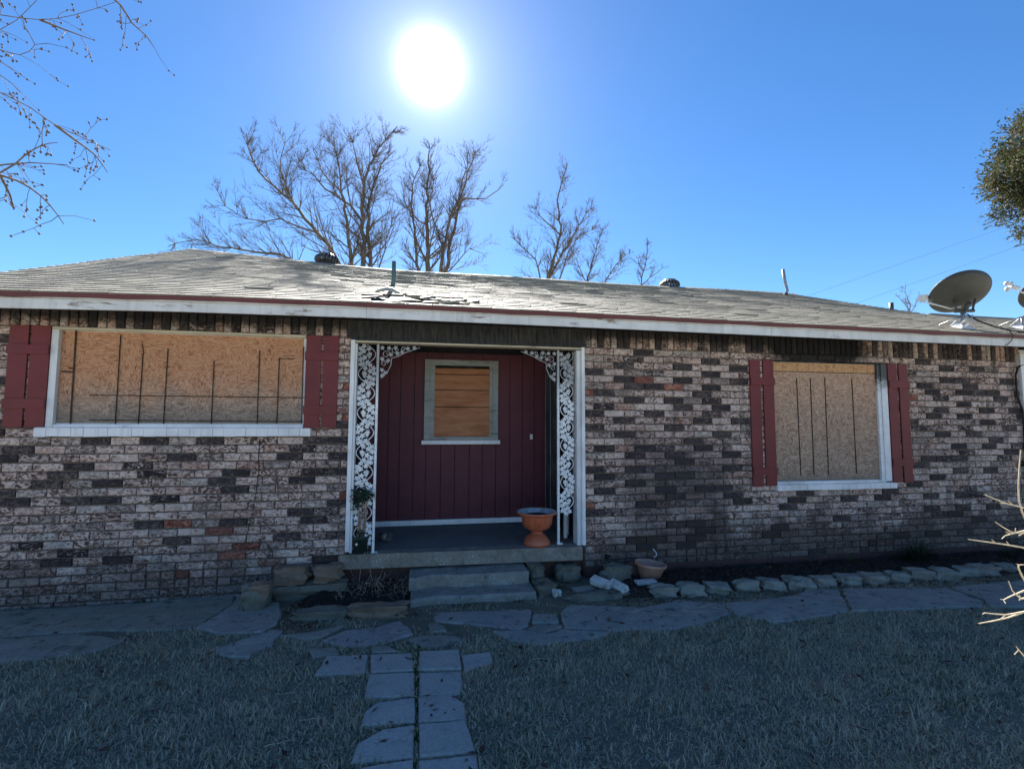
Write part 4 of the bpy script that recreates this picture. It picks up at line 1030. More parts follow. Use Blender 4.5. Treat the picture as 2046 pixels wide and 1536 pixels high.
part("vent_plate", MB().box(1.44, 1.475, 1.185, 1.195, 1.30, 1.37), ['white_paint'], pw)
w3 = part("window", frame_boxes(-0.008, 0.985, 1.262, 2.372, 0.075, 1.16, 1.214), ['grey_trim'], house, label="small porch window covered with orange plywood strips")
part("sill", MB().box(-0.035, 1.01, 1.12, 1.159, 1.240, 1.290), ['clean_white'], w3)
part("casing", MB().box(0.068, 0.127, 1.175, 1.20, 1.338, 2.296), ['grey_trim'], w3)
part("casing", MB().box(0.868, 0.909, 1.175, 1.20, 1.338, 2.296), ['grey_trim'], w3)
zs = [1.338, 1.735, 1.965, 2.175, 2.262]
for i in range(4):
    part("plywood_strip", MB().box(0.1275, 0.8675, 1.165 + 0.002 * i, 1.18, zs[i] + 0.005, zs[i + 1] - 0.005), ['plywood'], w3)
# opening trim
part("opening_jamb", MB().box(-0.787, -0.745, -0.035, 0.02, 0.20, 2.41), ['clean_white'], house)
part("opening_jamb", MB().box(-0.744, -0.722, -0.015, 0.10, 0.18, 2.377), ['white_paint'], house)
part("opening_jamb", MB().box(1.775, 1.812, -0.045, 0.02, 0.165, 2.41), ['clean_white'], house)
part("opening_jamb", MB().box(1.728, 1.774, -0.004, 0.16, 0.155, 2.377), ['white_paint'], house)
part("opening_jamb", MB().box(1.66, 1.70, 0.30, 0.34, 0.165, 0.50), ['white_paint'], house, label="low white remains of a screen frame behind the right lattice")
part("opening_jamb", MB().box(1.74, 1.765, 0.45, 0.49, 0.165, 0.55), ['white_paint'], house)

# folded door leaves standing open against the right side
dr = root_part("folding_door", "dark folding door pushed open against the right porch wall", (1.6, 0.9, 0.17))
for i in range(5):
    a = Vector((1.62 + (0.0 if i % 2 else 0.06), 1.12 - i * 0.13, 0)); b_ = Vector((1.62 + (0.06 if i % 2 else 0.0), 1.12 - (i + 1) * 0.13, 0))
    mb = MB(); t = (b_ - a).normalized(); n__ = Vector((-t.y, t.x, 0)) * 0.008
    q = [a + n__, b_ + n__, b_ - n__, a - n__]
    mb.hexa([(p.x, p.y, 0.19) for p in q[::-1]] + [(p.x, p.y, 2.28) for p in q[::-1]])
    o = part("door_leaf", mb, ['dark_siding'], dr); o.location = -s_off(dr)
    mb = MB().tube([(a.x - 0.012, a.y, 0.19), (a.x - 0.012, a.y, 2.28)], 0.004, 5)
    o = part("hinge_strip", mb, ['grey_trim'], dr); o.location = -s_off(dr)

# steps
def step(x0, x1, y0, y1, z0, z1, lab, sh=0.0):
    mb = MB(); nx = 16
    for i in range(nx):
        a = lerp(x0, x1, i / nx); b_ = lerp(x0, x1, (i + 1) / nx)
        def fy(x): return y0 + 0.018 * math.sin(x * 5.1) + 0.012 * math.sin(x * 13)
        def fz(x): return z1 + 0.012 * (x - x0) * sh + 0.006 * math.sin(x * 9)
        mb.hexa([(a, fy(a) + .01, z0), (b_, fy(b_) + .01, z0), (b_, y1, z0), (a, y1, z0), (a, fy(a), fz(a) - .02), (b_, fy(b_), fz(b_) - .02), (b_, y1, fz(b_) - .02), (a, y1, fz(a) - .02)])
        mb.hexa([(a, fy(a), fz(a) - .02), (b_, fy(b_), fz(b_) - .02), (b_, y1, fz(b_) - .02), (a, y1, fz(a) - .02), (a, fy(a) + .022, fz(a)), (b_, fy(b_) + .022, fz(b_)), (b_, y1, fz(b_)), (a, y1, fz(a))])
    part("step", mb, ['step'], house, label=lab)
step(-0.125, 1.10, -0.30, 0.03, -0.135, -0.010, "upper worn concrete step under the porch slab")
step(-0.10, 1.118, -0.56, -0.02, -0.30, -0.128, "lower worn concrete step with a chipped edge")

# ---- white cast iron lattice
def leaf_mesh():
    mb = MB(); pts = []
    for i in range(20):
        a = 2 * math.pi * i / 20
        r_ = 0.030 * (0.80 + 0.26 * math.cos(5 * a) + 0.06 * math.cos(10 * a))
        pts.append((r_ * math.cos(a), r_ * math.sin(a)))
    b = len(mb.v)
    for y in (-0.004, 0.004):
        for (x, z) in pts: mb.v.append((x, y, z))
    mb.v += [(0, -0.009, 0), (0, 0.007, 0)]
    for i in range(20):
        j = (i + 1) % 20
        mb.face([i, j, 40]); mb.face([20 + j, 20 + i, 41]); mb.face([i, 20 + i, 20 + j, j])
    return mb.mesh("leaf", ['iron'])
def grape_mesh():
    mb = MB()
    for (x, z) in ((0, 0), (0.018, 0.006), (-0.018, 0.006), (0.009, -0.015), (-0.009, -0.015), (0.0, 0.020), (0.0, -0.030)):
        r_ = 0.0115
        mb.lathe((x, 0, z), [(0.001, -r_), (r_ * .8, -r_ * .6), (r_, 0), (r_ * .8, r_ * .6), (0.001, r_)], 8)
    return mb.mesh("grape_cluster", ['iron'])
LEAF = leaf_mesh(); GRAPE = grape_mesh()
def lattice(x0, x1, z0, z1, y, label, post_x, phase, post_z0):
    r_ = root_part("iron_lattice", label, ((x0 + x1) / 2, y, z0))
    off = s_off(r_); cx = (x0 + x1) / 2; A = (x1 - x0) / 2 - 0.012; PER = 0.42
    def vx(z): return cx + A * math.sin(2 * math.pi * (z - phase) / PER)
    o = part("post", MB().box(post_x - 0.0125, post_x + 0.0125, y - 0.0125, y + 0.0125, SZ - 0.01, 2.378), ['iron'], r_); o.location = -off
    o = part("foot_plate", MB().box(post_x - 0.02, post_x + 0.045, y - 0.02, y + 0.02, SZ - 0.012, SZ + 0.004), ['iron'], r_); o.location = -off
    n_ = int((z1 - z0) / 0.012)
    o = part("vine", MB().tube([(vx(lerp(z0, z1, i / n_)), y, lerp(z0, z1, i / n_)) for i in range(n_ + 1)], 0.0055, 6), ['iron'], r_); o.location = -off
    rr = random.Random(int(phase * 100) + 7)
    k0 = math.floor((z0 - phase) / (PER / 2)) - 1
    for k_ in range(k0, k0 + 20):
        zc = phase + (k_ + 0.5) * PER / 2              # middle of a bulge
        if zc < z0 - 0.15 or zc > z1 + 0.15: continue
        side = 1 if math.sin(2 * math.pi * (zc - phase) / PER) > 0 else -1
        # leaves fill the hollow opposite the bulge
        spots = [(-.80, .062, .95), (-.88, .004, .95), (-.42, .034, 1.0), (-.80, -.058, .95), (-.30, -.034, 1.0), (.18, .062, .85), (-.38, .092, .85), (.08, -.082, .85), (.55, .105, .7), (.30, .005, .8), (-.80, -.112, .8)]
        for (u, dz, sc_) in spots:
            z = zc + dz + rr.uniform(-.004, .004)
            if z < z0 or z > z1 - 0.01: continue
            o = link("leaf", LEAF, r_, (cx + side * u * A - off.x, y - 0.004 - off.y, z - off.z))
            o.rotation_euler = (rr.uniform(-.15, .15), rr.uniform(0, 6.28), rr.uniform(-.2, .2)); o.scale = (sc_ * 1.10,) * 3
        for (u, dz) in ((0.25, -0.008), (-0.42, -0.10)):
            z = zc + dz
            if z < z0 or z > z1: continue
            link("grape_cluster", GRAPE, r_, (cx + side * u * A - off.x, y - 0.003 - off.y, z - off.z))
        # curled tendrils
        for (d1, s1) in ((0.085, 1), (-0.085, -1)):
            zb = zc + d1
            if zb - .05 < z0 or zb + .05 > z1: continue
            pts = []
            for i in range(10):
                t = i / 9
                a = t * 2.6
                pts.append((vx(zb) - side * (0.015 + 0.055 * t) * math.cos(a * 0.45), y, zb + s1 * 0.045 * math.sin(a)))
            o = part("tendril", MB().tube(pts, [0.0045 - 0.0025 * i / 9 for i in range(10)], 5), ['iron'], r_); o.location = -off
    return r_
LL = lattice(-0.722, -0.523, 0.22, 2.372, 0.02, "white cast iron grapevine lattice at the left side of the porch opening", -0.510, 0.06, 0.17)
LR = lattice(1.536, 1.715, 0.50, 2.36, 0.06, "white cast iron grapevine lattice at the right side of the porch opening", 1.522, 0.12, 0.17)
def bracket(x0, sgn, y, label):
    r_ = root_part("corner_bracket", label, (x0, y, 2.37))
    off = s_off(r_); rr = random.Random(3)
    ctl = [(0.02, -0.36), (0.085, -0.30), (0.12, -0.22), (0.13, -0.14), (0.20, -0.115), (0.27, -0.075), (0.35, -0.045), (0.43, -0.015)]
    o = part("scroll", MB().tube([(x0 + sgn * a, y, 2.37 + b_) for a, b_ in ctl], 0.0055, 6), ['iron'], r_); o.location = -off
    for (cx, cz, R_) in ((0.07, -0.10, 0.045), (0.16, -0.055, 0.040), (0.05, -0.20, 0.035), (0.25, -0.038, 0.028)):
        pts = [(x0 + sgn * (cx + R_ * (1 - i / 26) * math.cos(i * 0.42)), y, 2.37 + cz + R_ * (1 - i / 26) * math.sin(i * 0.42)) for i in range(20)]
        o = part("scroll", MB().tube(pts, 0.0045, 5), ['iron'], r_); o.location = -off
    for (cx, cz) in ((0.03, -0.03), (0.10, -0.03), (0.03, -0.15), (0.095, -0.165), (0.03, -0.27), (0.065, -0.30), (0.17, -0.025), (0.19, -0.085), (0.12, -0.10), (0.30, -0.03), (0.24, -0.07), (0.37, -0.02), (0.035, -0.33)):
        o = link("leaf", LEAF, r_, (x0 + sgn * cx - off.x, y - 0.003 - off.y, 2.37 + cz - off.z)); o.scale = (0.85,) * 3
        o.rotation_euler = (rr.uniform(-.3, .3), rr.uniform(0, 6.28), 0)
bracket(-0.495, 1, 0.02, "lacy iron bracket in the upper left corner of the porch")
bracket(1.507, -1, 0.06, "lacy iron bracket in the upper right corner of the porch")

# ---------------------------------------------------------------- things on and by the porch
# urn
ur = root("pedestal_urn", "glossy orange pedestal planter urn standing on the porch slab beside the right post", "planter", (1.285, 0.12, SZ - 0.017))
P0 = (1.285, 0.12, SZ - 0.017)
mb = MB().lathe(P0, [(0.001, 0.0), (0.150, 0.0), (0.153, 0.020), (0.146, 0.045), (0.130, 0.072), (0.108, 0.098), (0.080, 0.120), (0.062, 0.136), (0.062, 0.152), (0.075, 0.162)], 40)
part("pedestal", mb, ['terracotta'], ur)
mb = MB().lathe(P0, [(0.060, 0.160), (0.100, 0.168), (0.140, 0.190), (0.163, 0.225), (0.173, 0.270), (0.178, 0.318), (0.180, 0.335)], 64, 0, 14, 0.022)
part("bowl", mb, ['terracotta'], ur)
mb = MB().lathe(P0, [(0.172, 0.330), (0.220, 0.345), (0.232, 0.358), (0.228, 0.372), (0.200, 0.370)], 48)
part("rim", mb, ['terracotta'], ur)
mb = MB().lathe(P0, [(0.2275, 0.3725), (0.200, 0.3708), (0.174, 0.340), (0.158, 0.315), (0.002, 0.312)], 40)
part("inner_wall", mb, ['urn_inside'], ur)
mb = MB().lathe(P0, [(0.14, 0.330), (0.07, 0.336), (0.002, 0.338)], 20)
part("soil", mb, ['potting_soil'], ur)
# green pot and its plant
def leafy(mbx, c_, r_, n_, size, mi=0, rx=1, rz=0.8, seed=1, up=0.3):
    rr = random.Random(seed)
    for _ in range(n_):
        d = Vector((rr.gauss(0, 1), rr.gauss(0, 1), rr.gauss(0, 1))).normalized() * r_ * rr.random() ** 0.45
        p = Vector(c_) + Vector((d.x * rx, d.y * rx, d.z * rz))
        a = Vector((rr.gauss(0, 1), rr.gauss(0, 1), rr.gauss(0, .6) + up)).normalized(); b_ = a.orthogonal().normalized()
        b_.rotate(Quaternion(a, rr.uniform(0, 6.28)))
        s_ = size * rr.uniform(.6, 1.3)
        i = len(mbx.v)
        mbx.v += [tuple(p), tuple(p + a * s_ * .5 + b_ * s_ * .28), tuple(p + a * s_), tuple(p + a * s_ * .5 - b_ * s_ * .28)]
        mbx.face([i, i + 1, i + 2, i + 3], mi)
gp = root("potted_plant", "small dark green plastic pot with a bare stemmed plant before the left lattice", "potted plant", (-0.635, -0.0, SZ))
GP = (-0.640, 0.005 - 0.0, SZ)
GPc = (-0.640, 0.00, SZ)
mb = MB().lathe((GPc[0], -0.035 + 0.07, SZ), [(0.001, 0.0), (0.072, 0.0), (0.086, 0.150), (0.094, 0.152), (0.094, 0.172), (0.084, 0.172), (0.080, 0.15), (0.001, 0.148)], 28)
# the pot stands just in front of the lattice bars
part("pot", mb, ['green_pot'], gp)
mb = MB().lathe((GPc[0] - 0.030, -0.048, SZ + 0.105), [(0.001, 0), (0.013, 0)], 12)
for i, v in enumerate(mb.v): mb.v[i] = (v[0], -0.052 + 0.0 * v[1], SZ + 0.105 + (v[1] + 0.048))
part("sticker", mb, ['sticker'], gp)
mb = MB(); rr = random.Random(5)
for (a, b_) in ((-0.01, 0.02), (0.02, 0.05), (-0.03, -0.03), (0.03, 0.08)):
    pts = [(GPc[0] + a, 0.01, SZ + 0.15), (GPc[0] + a + rr.uniform(-.02, .02), 0.0, SZ + 0.33), (GPc[0] + b_ * .7, -0.01, SZ + 0.50), (GPc[0] + b_, -0.01, SZ + 0.62)]
    mb.tube(pts, [0.012, 0.009, 0.006, 0.004], 6)
part("stem", mb, ['dead_vine'], gp)
mb = MB(); leafy(mb, (GPc[0] + 0.015, -0.02, SZ + 0.60), 0.125, 420, 0.035, 0, 1.0, 0.62, 3); leafy(mb, (GPc[0] - 0.05, -0.02, SZ + 0.52), 0.07, 90, 0.03, 0, 1, 1, 4)
leafy(mb, (GPc[0], -0.0, SZ + 0.20), 0.06, 60, 0.03, 0, 1, .6, 9)
part("foliage", mb, ['pot_leaf'], gp)
# can
can = root("rusty_can", "small grey can lying on the porch floor behind the left post", "can", (-0.44, 0.49, SZ))
mb = MB().tube([(-0.47, 0.50, SZ + 0.050), (-0.375, 0.42, SZ + 0.050)], 0.046, 16)
part("can_body", mb, ['galv'], can)
mb = MB().tube([(-0.380, 0.424, SZ + 0.050), (-0.370, 0.415, SZ + 0.050)], 0.050, 16)
part("can_lid", mb, ['vent_metal'], can)
# clay pot in the bed
cp = root("clay_pot", "empty dusty pink clay pot leaning in the bed against the brick wall", "flower pot", (2.46, -0.27, -0.19))
mb = MB().lathe((0, 0, 0), [(0.001, 0.0), (0.098, 0.0), (0.150, 0.165), (0.155, 0.168)], 36)
mb2 = MB().lathe((0, 0, 0), [(0.153, 0.166), (0.170, 0.168), (0.173, 0.196), (0.160, 0.198), (0.146, 0.17), (0.10, 0.03), (0.001, 0.028)], 36)
for b_, nm in ((mb, "pot_body"), (mb2, "pot_rim")):
    o = part(nm, b_, ['terracotta_pale'], cp); o.rotation_euler = (0.0, 0.10, 0); o.location = (0, 0, 0.0)
# curl of white wire above the pot
mb = MB().tube([(2.632, -0.03, 0.088), (2.645, -0.03, 0.066), (2.668, -0.03, 0.045), (2.674, -0.03, 0.018), (2.660, -0.03, -0.006), (2.636, -0.03, -0.008)], 0.0065, 6)
link("wire_hook", mb.mesh("wire_hook", ['lnb']), label="little curled white hook on the wall above the clay pot", cat="hook")
# wall spigot
sp_ = root("garden_tap", "dark garden tap low on the brick wall beside the clay pot", "tap", (2.06, -0.02, 0.0))
part("tap_body", MB().tube([(2.06, 0.0, 0.02), (2.06, -0.09, 0.02), (2.06, -0.12, -0.02)], 0.016, 8), ['black_metal'], sp_)
part("tap_handle", MB().lathe((2.06, -0.07, 0.04), [(0.001, 0.012), (0.035, 0.010), (0.035, 0.0), (0.001, -0.002)], 10), ['black_metal'], sp_)
# stones
def rock(name, c_, dims, mat, label, cat="stone", group=None, seed=0, rot=0.0, box=0.55):
    """worn block: a rounded cuboid knocked out of true"""
    rr = random.Random(seed); mb = MB(); n_ = 10
    import itertools
    ph = [rr.uniform(0, 6.28) for _ in range(6)]
    faces = [((1, 0, 0), (0, 1, 0), (0, 0, 1)), ((-1, 0, 0), (0, 0, 1), (0, 1, 0)), ((0, 1, 0), (0, 0, 1), (1, 0, 0)), ((0, -1, 0), (1, 0, 0), (0, 0, 1)), ((0, 0, 1), (1, 0, 0), (0, 1, 0)), ((0, 0, -1), (0, 1, 0), (1, 0, 0))]
    cr, sr = math.cos(rot), math.sin(rot)
    for nrm, u, v in faces:
        b = len(mb.v)
        for i in range(n_ + 1):
            for j in range(n_ + 1):
                a_ = -1 + 2 * i / n_; b_ = -1 + 2 * j / n_
                p = Vector(nrm) + Vector(u) * a_ + Vector(v) * b_
                s_ = p.normalized() * 1.12
                q = p.lerp(s_, box)
                k_ = 1 + 0.09 * math.sin(3.1 * q.x + ph[0] + 2 * q.y) + 0.07 * math.sin(4.7 * q.y + ph[1] + q.z * 3) + 0.07 * math.sin(5.3 * q.z + ph[2] + q.x * 2) + 0.045 * math.sin(9 * q.x + ph[3] + 5 * q.z) + 0.02 * math.sin(17 * q.z + ph[4] + 11 * q.x) 
                q = q * k_
                x, y, z = q.x * dims[0], q.y * dims[1], q.z * dims[2]
                mb.v.append((x * cr - y * sr, x * sr + y * cr, z))
        for i in range(n_):
            for j in range(n_):
                a = b + i * (n_ + 1) + j
                mb.face([a, a + n_ + 1, a + n_ + 2, a + 1], 0, True)
    me = mb.mesh(name, [mat])
    return link(name, me, None, c_, label=label, cat=cat, group=group)
G_E = "stones edging the flower bed"
ordl = ["first", "second", "third", "fourth", "fifth", "sixth", "seventh", "eighth", "ninth", "tenth", "eleventh", "twelfth", "thirteenth", "fourteenth", "last"]
looks = ["low mossy", "long grey", "flat topped grey", "rounded pale", "grey", "green stained", "pinkish", "brightest pale", "streaked", "smooth tapering", "tilted slab like", "tall blocky", "short squat", "wide half buried", "far end"]
for i, (A, B, zt) in enumerate(EDGING):
    L_ = math.hypot(B[0] - A[0], B[1] - A[1]); cx = (A[0] + B[0]) / 2; cy = (A[1] + B[1]) / 2 + 0.07
    g_ = gz(cy); h_ = max(0.085, min(0.14, zt - g_ + 0.01)); 
    rock("edging_stone", (cx, cy, g_ + h_ * 0.38), (L_ * 0.485, 0.072 + 0.012 * (i % 3), h_ * 0.52), 'edge_stone2' if i in (6, 8, 10, 13) else 'edge_stone',
         f"{looks[i]} edging stone, {ordl[i]} in the row counting from the clay pot", "edging stone", G_E, seed=i + 3, rot=math.atan2(B[1] - A[1], B[0] - A[0]) + random.uniform(-.05, .05), box=0.45)
rock("sandstone_block", (-1.27, -0.02 - 0.09, 0.035 - 0.01), (0.165, 0.09, 0.082), 'tan_rock', "longer tan sandstone block with a tapered end, left of the porch slab", "stone block", "tan blocks by the porch", 41, 0.03, 0.42)
rock("sandstone_block", (-0.93, -0.11, 0.022), (0.125, 0.085, 0.078), 'tan_rock', "squarer tan sandstone block touching the porch corner", "stone block", "tan blocks by the porch", 42, 0.0, 0.35)
rock("ledge_stone", (-1.08, -0.10, -0.13), (0.34, 0.11, 0.075), 'mossy_rock', "long dark ledge stone lying under the two tan blocks", "stone", None, 43, 0.0, 0.4)
rock("mossy_boulder", (-1.52, -0.36, -0.11), (0.125, 0.14, 0.13), 'mossy_rock', "big mossy boulder standing against the left wall", "boulder", None, 44, 0.2, 0.6)
rock("small_tan_stone", (-1.46, -0.42, -0.0), (0.09, 0.08, 0.06), 'tan_rock', "small tan stone resting on top of the mossy boulder", "stone", None, 45, 0.1, 0.4)
rock("kerb_block", (-0.86, -0.70, -0.165), (0.215, 0.08, 0.055), 'mossy_rock', "mossy kerb block at the left front of the vine bed", "kerb stone", "kerb blocks of the vine bed", 46, 0.02, 0.3)
rock("kerb_block", (-0.385, -0.735, -0.150), (0.255, 0.08, 0.060), 'tan_rock', "tan kerb block at the front of the vine bed beside the step", "kerb stone", "kerb blocks of the vine bed", 47, 0.0, 0.25)
rock("rough_rock", (1.215, -0.12, -0.07), (0.085, 0.10, 0.085), 'mossy_rock', "rough mossy rock wedged beside the upper step", "rock", None, 48, 0.1, 0.5)
rock("rough_rock", (1.24, -0.36, -0.17), (0.10, 0.13, 0.075), 'mossy_rock', "dark rock lying beside the lower step", "rock", None, 49, 0.1, 0.4)
rock("rough_rock", (1.60, -0.07, -0.12), (0.14, 0.09, 0.085), 'mossy_rock', "brownish rock under the right end of the porch slab", "rock", None, 50, 0.3, 0.5)
rock("flat_rock", (1.66, -0.42, -0.185), (0.12, 0.07, 0.02), 'flag', "thin flat grey rock lying right of the steps", "rock", None, 51, 0.2, 0.3)
rock("white_chip", (1.335, -0.52, -0.165), (0.038, 0.03, 0.032), 'white_brick', "small broken white chip beside the steps", "rubble", None, 52, 0.5, 0.2)
rock("mossy_hump", (1.80, -0.62, -0.185), (0.34, 0.10, 0.045), 'mossy_rock', "low mossy hump along the bed right of the steps", "mound", None, 53, 0.1, 0.7)
rock("mossy_rock", (2.10, -0.20, -0.12), (0.16, 0.12, 0.10), 'mossy_rock', "dark mossy rock sitting under the garden tap", "rock", None, 54, 0.1, 0.7)
rock("small_clay_stone", (2.28, -0.17, -0.10), (0.07, 0.07, 0.09), 'foundation', "reddish stone standing between tap and clay pot", "rock", None, 55, 0.1, 0.6)
def loose_brick(c_, rot, label, mat='white_brick', dims=(0.115, 0.048, 0.032)):
    mb = MB(); w_, d_, h_ = dims
    mb.hexa([(-w_, -d_, -h_), (w_, -d_ * .95, -h_), (w_ * .97, d_, -h_), (-w_, d_, -h_), (-w_ * .97, -d_ * .93, h_), (w_ * .98, -d_, h_), (w_, d_ * .95, h_), (-w_ * .96, d_ * .97, h_)])
    o = link("loose_brick", mb.mesh("loose_brick", [mat]), None, c_, label=label, cat="brick", group="loose white bricks by the bed")
    o.rotation_euler = rot
    bv = o.modifiers.new("worn", 'BEVEL'); bv.width = 0.006; bv.segments = 2
    return o
loose_brick((1.835, -0.45, -0.115), (0.35, 0.1, -0.95), "plain white painted brick leaning toward the steps")
loose_brick((1.975, -0.56, -0.125), (0.50, 0.05, -1.25), "speckled white painted brick leaning beside the plain one")
loose_brick((2.33, -0.45, -0.15), (0.0, 0.0, 0.02), "white painted brick lying flat in front of the clay pot")
loose_brick((3.0 - 0.3, -0.80, -0.17), (0, 0, 0.35), "thin pale stick like tile in the gap before the edging", 'edge_stone', (0.11, 0.02, 0.008))

# dead vine before the slab
dv = root("dead_vine", "tangle of dead vine stems in the bed under the porch slab", "vine", (-0.45, -0.2, -0.2))
mb = MB(); rr = random.Random(8)
for i in range(150):
    x = rr.uniform(-0.76, -0.13); y = rr.uniform(-0.42, 0.02); z = -0.18
    pts = [Vector((x, y, z))]; d = Vector((rr.gauss(0, .6), rr.gauss(-.1, .4), 1.0))
    for _ in range(rr.randint(3, 6)):
        d = (d + Vector((rr.gauss(0, .7), rr.gauss(0, .4), rr.gauss(-.05, .5)))).normalized()
        q = pts[-1] + d * rr.uniform(.025, .06); q.x = min(-0.13, max(-0.80, q.x)); q.z = min(0.05, max(-.18, q.z)); q.y = min(0.045, q.y)
        pts.append(q)
    mb.tube(pts, rr.uniform(.0012, .003), 4)
for x0 in (-0.585, -0.565, -0.12):
    pts = [Vector((x0, -0.055, 0.20 if x0 < -.3 else 0.0))]
    for _ in range(9): pts.append(pts[-1] + Vector((rr.gauss(0, .012), rr.gauss(-.006, .006), -0.045)))
    mb.tube(pts, .0035, 5)
part("stem", mb, ['dead_vine'], dv)
mb = MB(); leafy(mb, (-0.46, -0.2, -0.14), 0.33, 420, 0.028, 0, 1.0, 0.22, 13); leafy(mb, (-0.95, -0.45, -0.17), 0.28, 330, 0.03, 0, 1.0, 0.10, 14)
leafy(mb, (-1.0, -0.85, -0.18), 0.22, 160, 0.028, 0, 1.0, 0.08, 15)
part("dry_leaf", mb, ['dead_leaf'], dv)
# strap leaved clump by the right wall
def strap_clump(c_, n_, ln, label, name, mat='dark_leaf', spread=1.0, seed=2, wd=0.008):
    rr = random.Random(seed); mb = MB()
    for _ in range(n_):
        a = rr.uniform(0, 6.28); l_ = ln * rr.uniform(.6, 1.15); tilt = rr.uniform(.15, 1.0) * spread
        d = Vector((math.cos(a) * 1.15, math.sin(a) * .7, 0)); s_ = Vector((-math.sin(a), math.cos(a), 0)) * wd
        base = Vector(c_) + d * rr.uniform(0, .06)
        b = len(mb.v)
        for i in range(6):
            t = i / 5
            p = base + d * l_ * (t ** 1.3) * tilt + Vector((0, 0, l_ * (t - tilt * .95 * t * t)))
            p.y = min(p.y, -0.02); p.z = max(p.z, -0.19)
            w2 = s_ * (1 - t * .9)
            mb.v += [tuple(p - w2), tuple(p + w2)]
        for i in range(5): mb.face([b + 2 * i, b + 2 * i + 1, b + 2 * i + 3, b + 2 * i + 2], 0, True)
    return link(name, mb.mesh(name, [mat]), None, label=label, cat="plant")
strap_clump((6.05, -0.24, -0.19), 260, 0.40, "dark drooping grassy clump against the wall under the right window", "lily_clump")
strap_clump((5.15, -0.16, -0.19), 40, 0.16, "small sprig of weeds against the red foundation", "weed_sprig", 'green_weed', .8, 5, .004)
strap_clump((0.92, -0.60, -0.22), 46, 0.09, "bright green grass tuft at the foot of the lower step", "grass_tuft", 'green_weed', .9, 6, .003)
strap_clump((0.42, -0.62, -0.22), 40, 0.07, "weak green tuft along the middle of the lower step", "grass_tuft", 'green_weed', 1, 7, .003)
strap_clump((1.42, -0.32, -0.20), 50, 0.08, "green weed tuft among the rocks right of the steps", "grass_tuft", 'green_weed', 1, 8, .003)
strap_clump((7.4, -0.30, -0.19), 110, 0.22, "dark weeds in the flower bed near the right corner", "weed_clump", 'dark_leaf', 1, 9, .005)

# leaf and bark litter on the bed and path
mb = MB(); rr = random.Random(77)
for _ in range(2600):
    x = rr.uniform(1.8, 8.0); y = rr.uniform(-0.95, -0.03); z = gz(y) + 0.05 * (y > -.7) + 0.004
    a = rr.uniform(0, 6.28); l_ = rr.uniform(.008, .028); w_ = l_ * rr.uniform(.2, .6)
    u = Vector((math.cos(a), math.sin(a), rr.uniform(-.3, .6))) * l_; v = Vector((-math.sin(a), math.cos(a), rr.uniform(-.3, .3))) * w_
    p = Vector((x, y, z + rr.uniform(0, .012))); i = len(mb.v)
    mb.v += [tuple(p - u), tuple(p + v), tuple(p + u), tuple(p - v)]; mb.face([i, i + 1, i + 2, i + 3])
for _ in range(700):
    x = rr.uniform(-4.0, 6.0); y = rr.uniform(-3.4, -0.5); z = gz(y) + rr.uniform(.02, .045)
    a = rr.uniform(0, 6.28); l_ = rr.uniform(.012, .034); w_ = l_ * rr.uniform(.25, .6)
    u = Vector((math.cos(a), math.sin(a), rr.uniform(-.3, .3))) * l_; v = Vector((-math.sin(a), math.cos(a), rr.uniform(-.3, .3))) * w_
    p = Vector((x, y, z)); i = len(mb.v)
    mb.v += [tuple(p - u), tuple(p + v), tuple(p + u), tuple(p - v)]; mb.face([i, i + 1, i + 2, i + 3])
link("leaf_litter", mb.mesh("leaf_litter", ['dead_leaf']), kind='stuff')

# dry sticks fallen on the lawn edge
mb = MB(); rr = random.Random(91)
for _ in range(46):
    near = rr.random() < .5
    x = rr.gauss(2.25, .25) if near else rr.uniform(-3.2, 4.5); y = rr.gauss(-1.22, .06) if near else rr.uniform(-3.2, -1.1)
    a = rr.uniform(-.6, .6) + (0 if rr.random() < .7 else 1.5); p = Vector((x, y, gz(y) + .035)); pts = [p]
    for _k in range(5):
        a += rr.gauss(0, .45); p = p + Vector((math.cos(a), math.sin(a) * .7, rr.gauss(0, .15))) * rr.uniform(.015, .045); p.z = max(p.z, gz(p.y) + .02); pts.append(p)
    mb.tube(pts, [.0022, .002, .0018, .0016, .0012, .0008], 4)
link("fallen_twigs", mb.mesh("fallen_twigs", ['pale_twig']), kind='stuff')

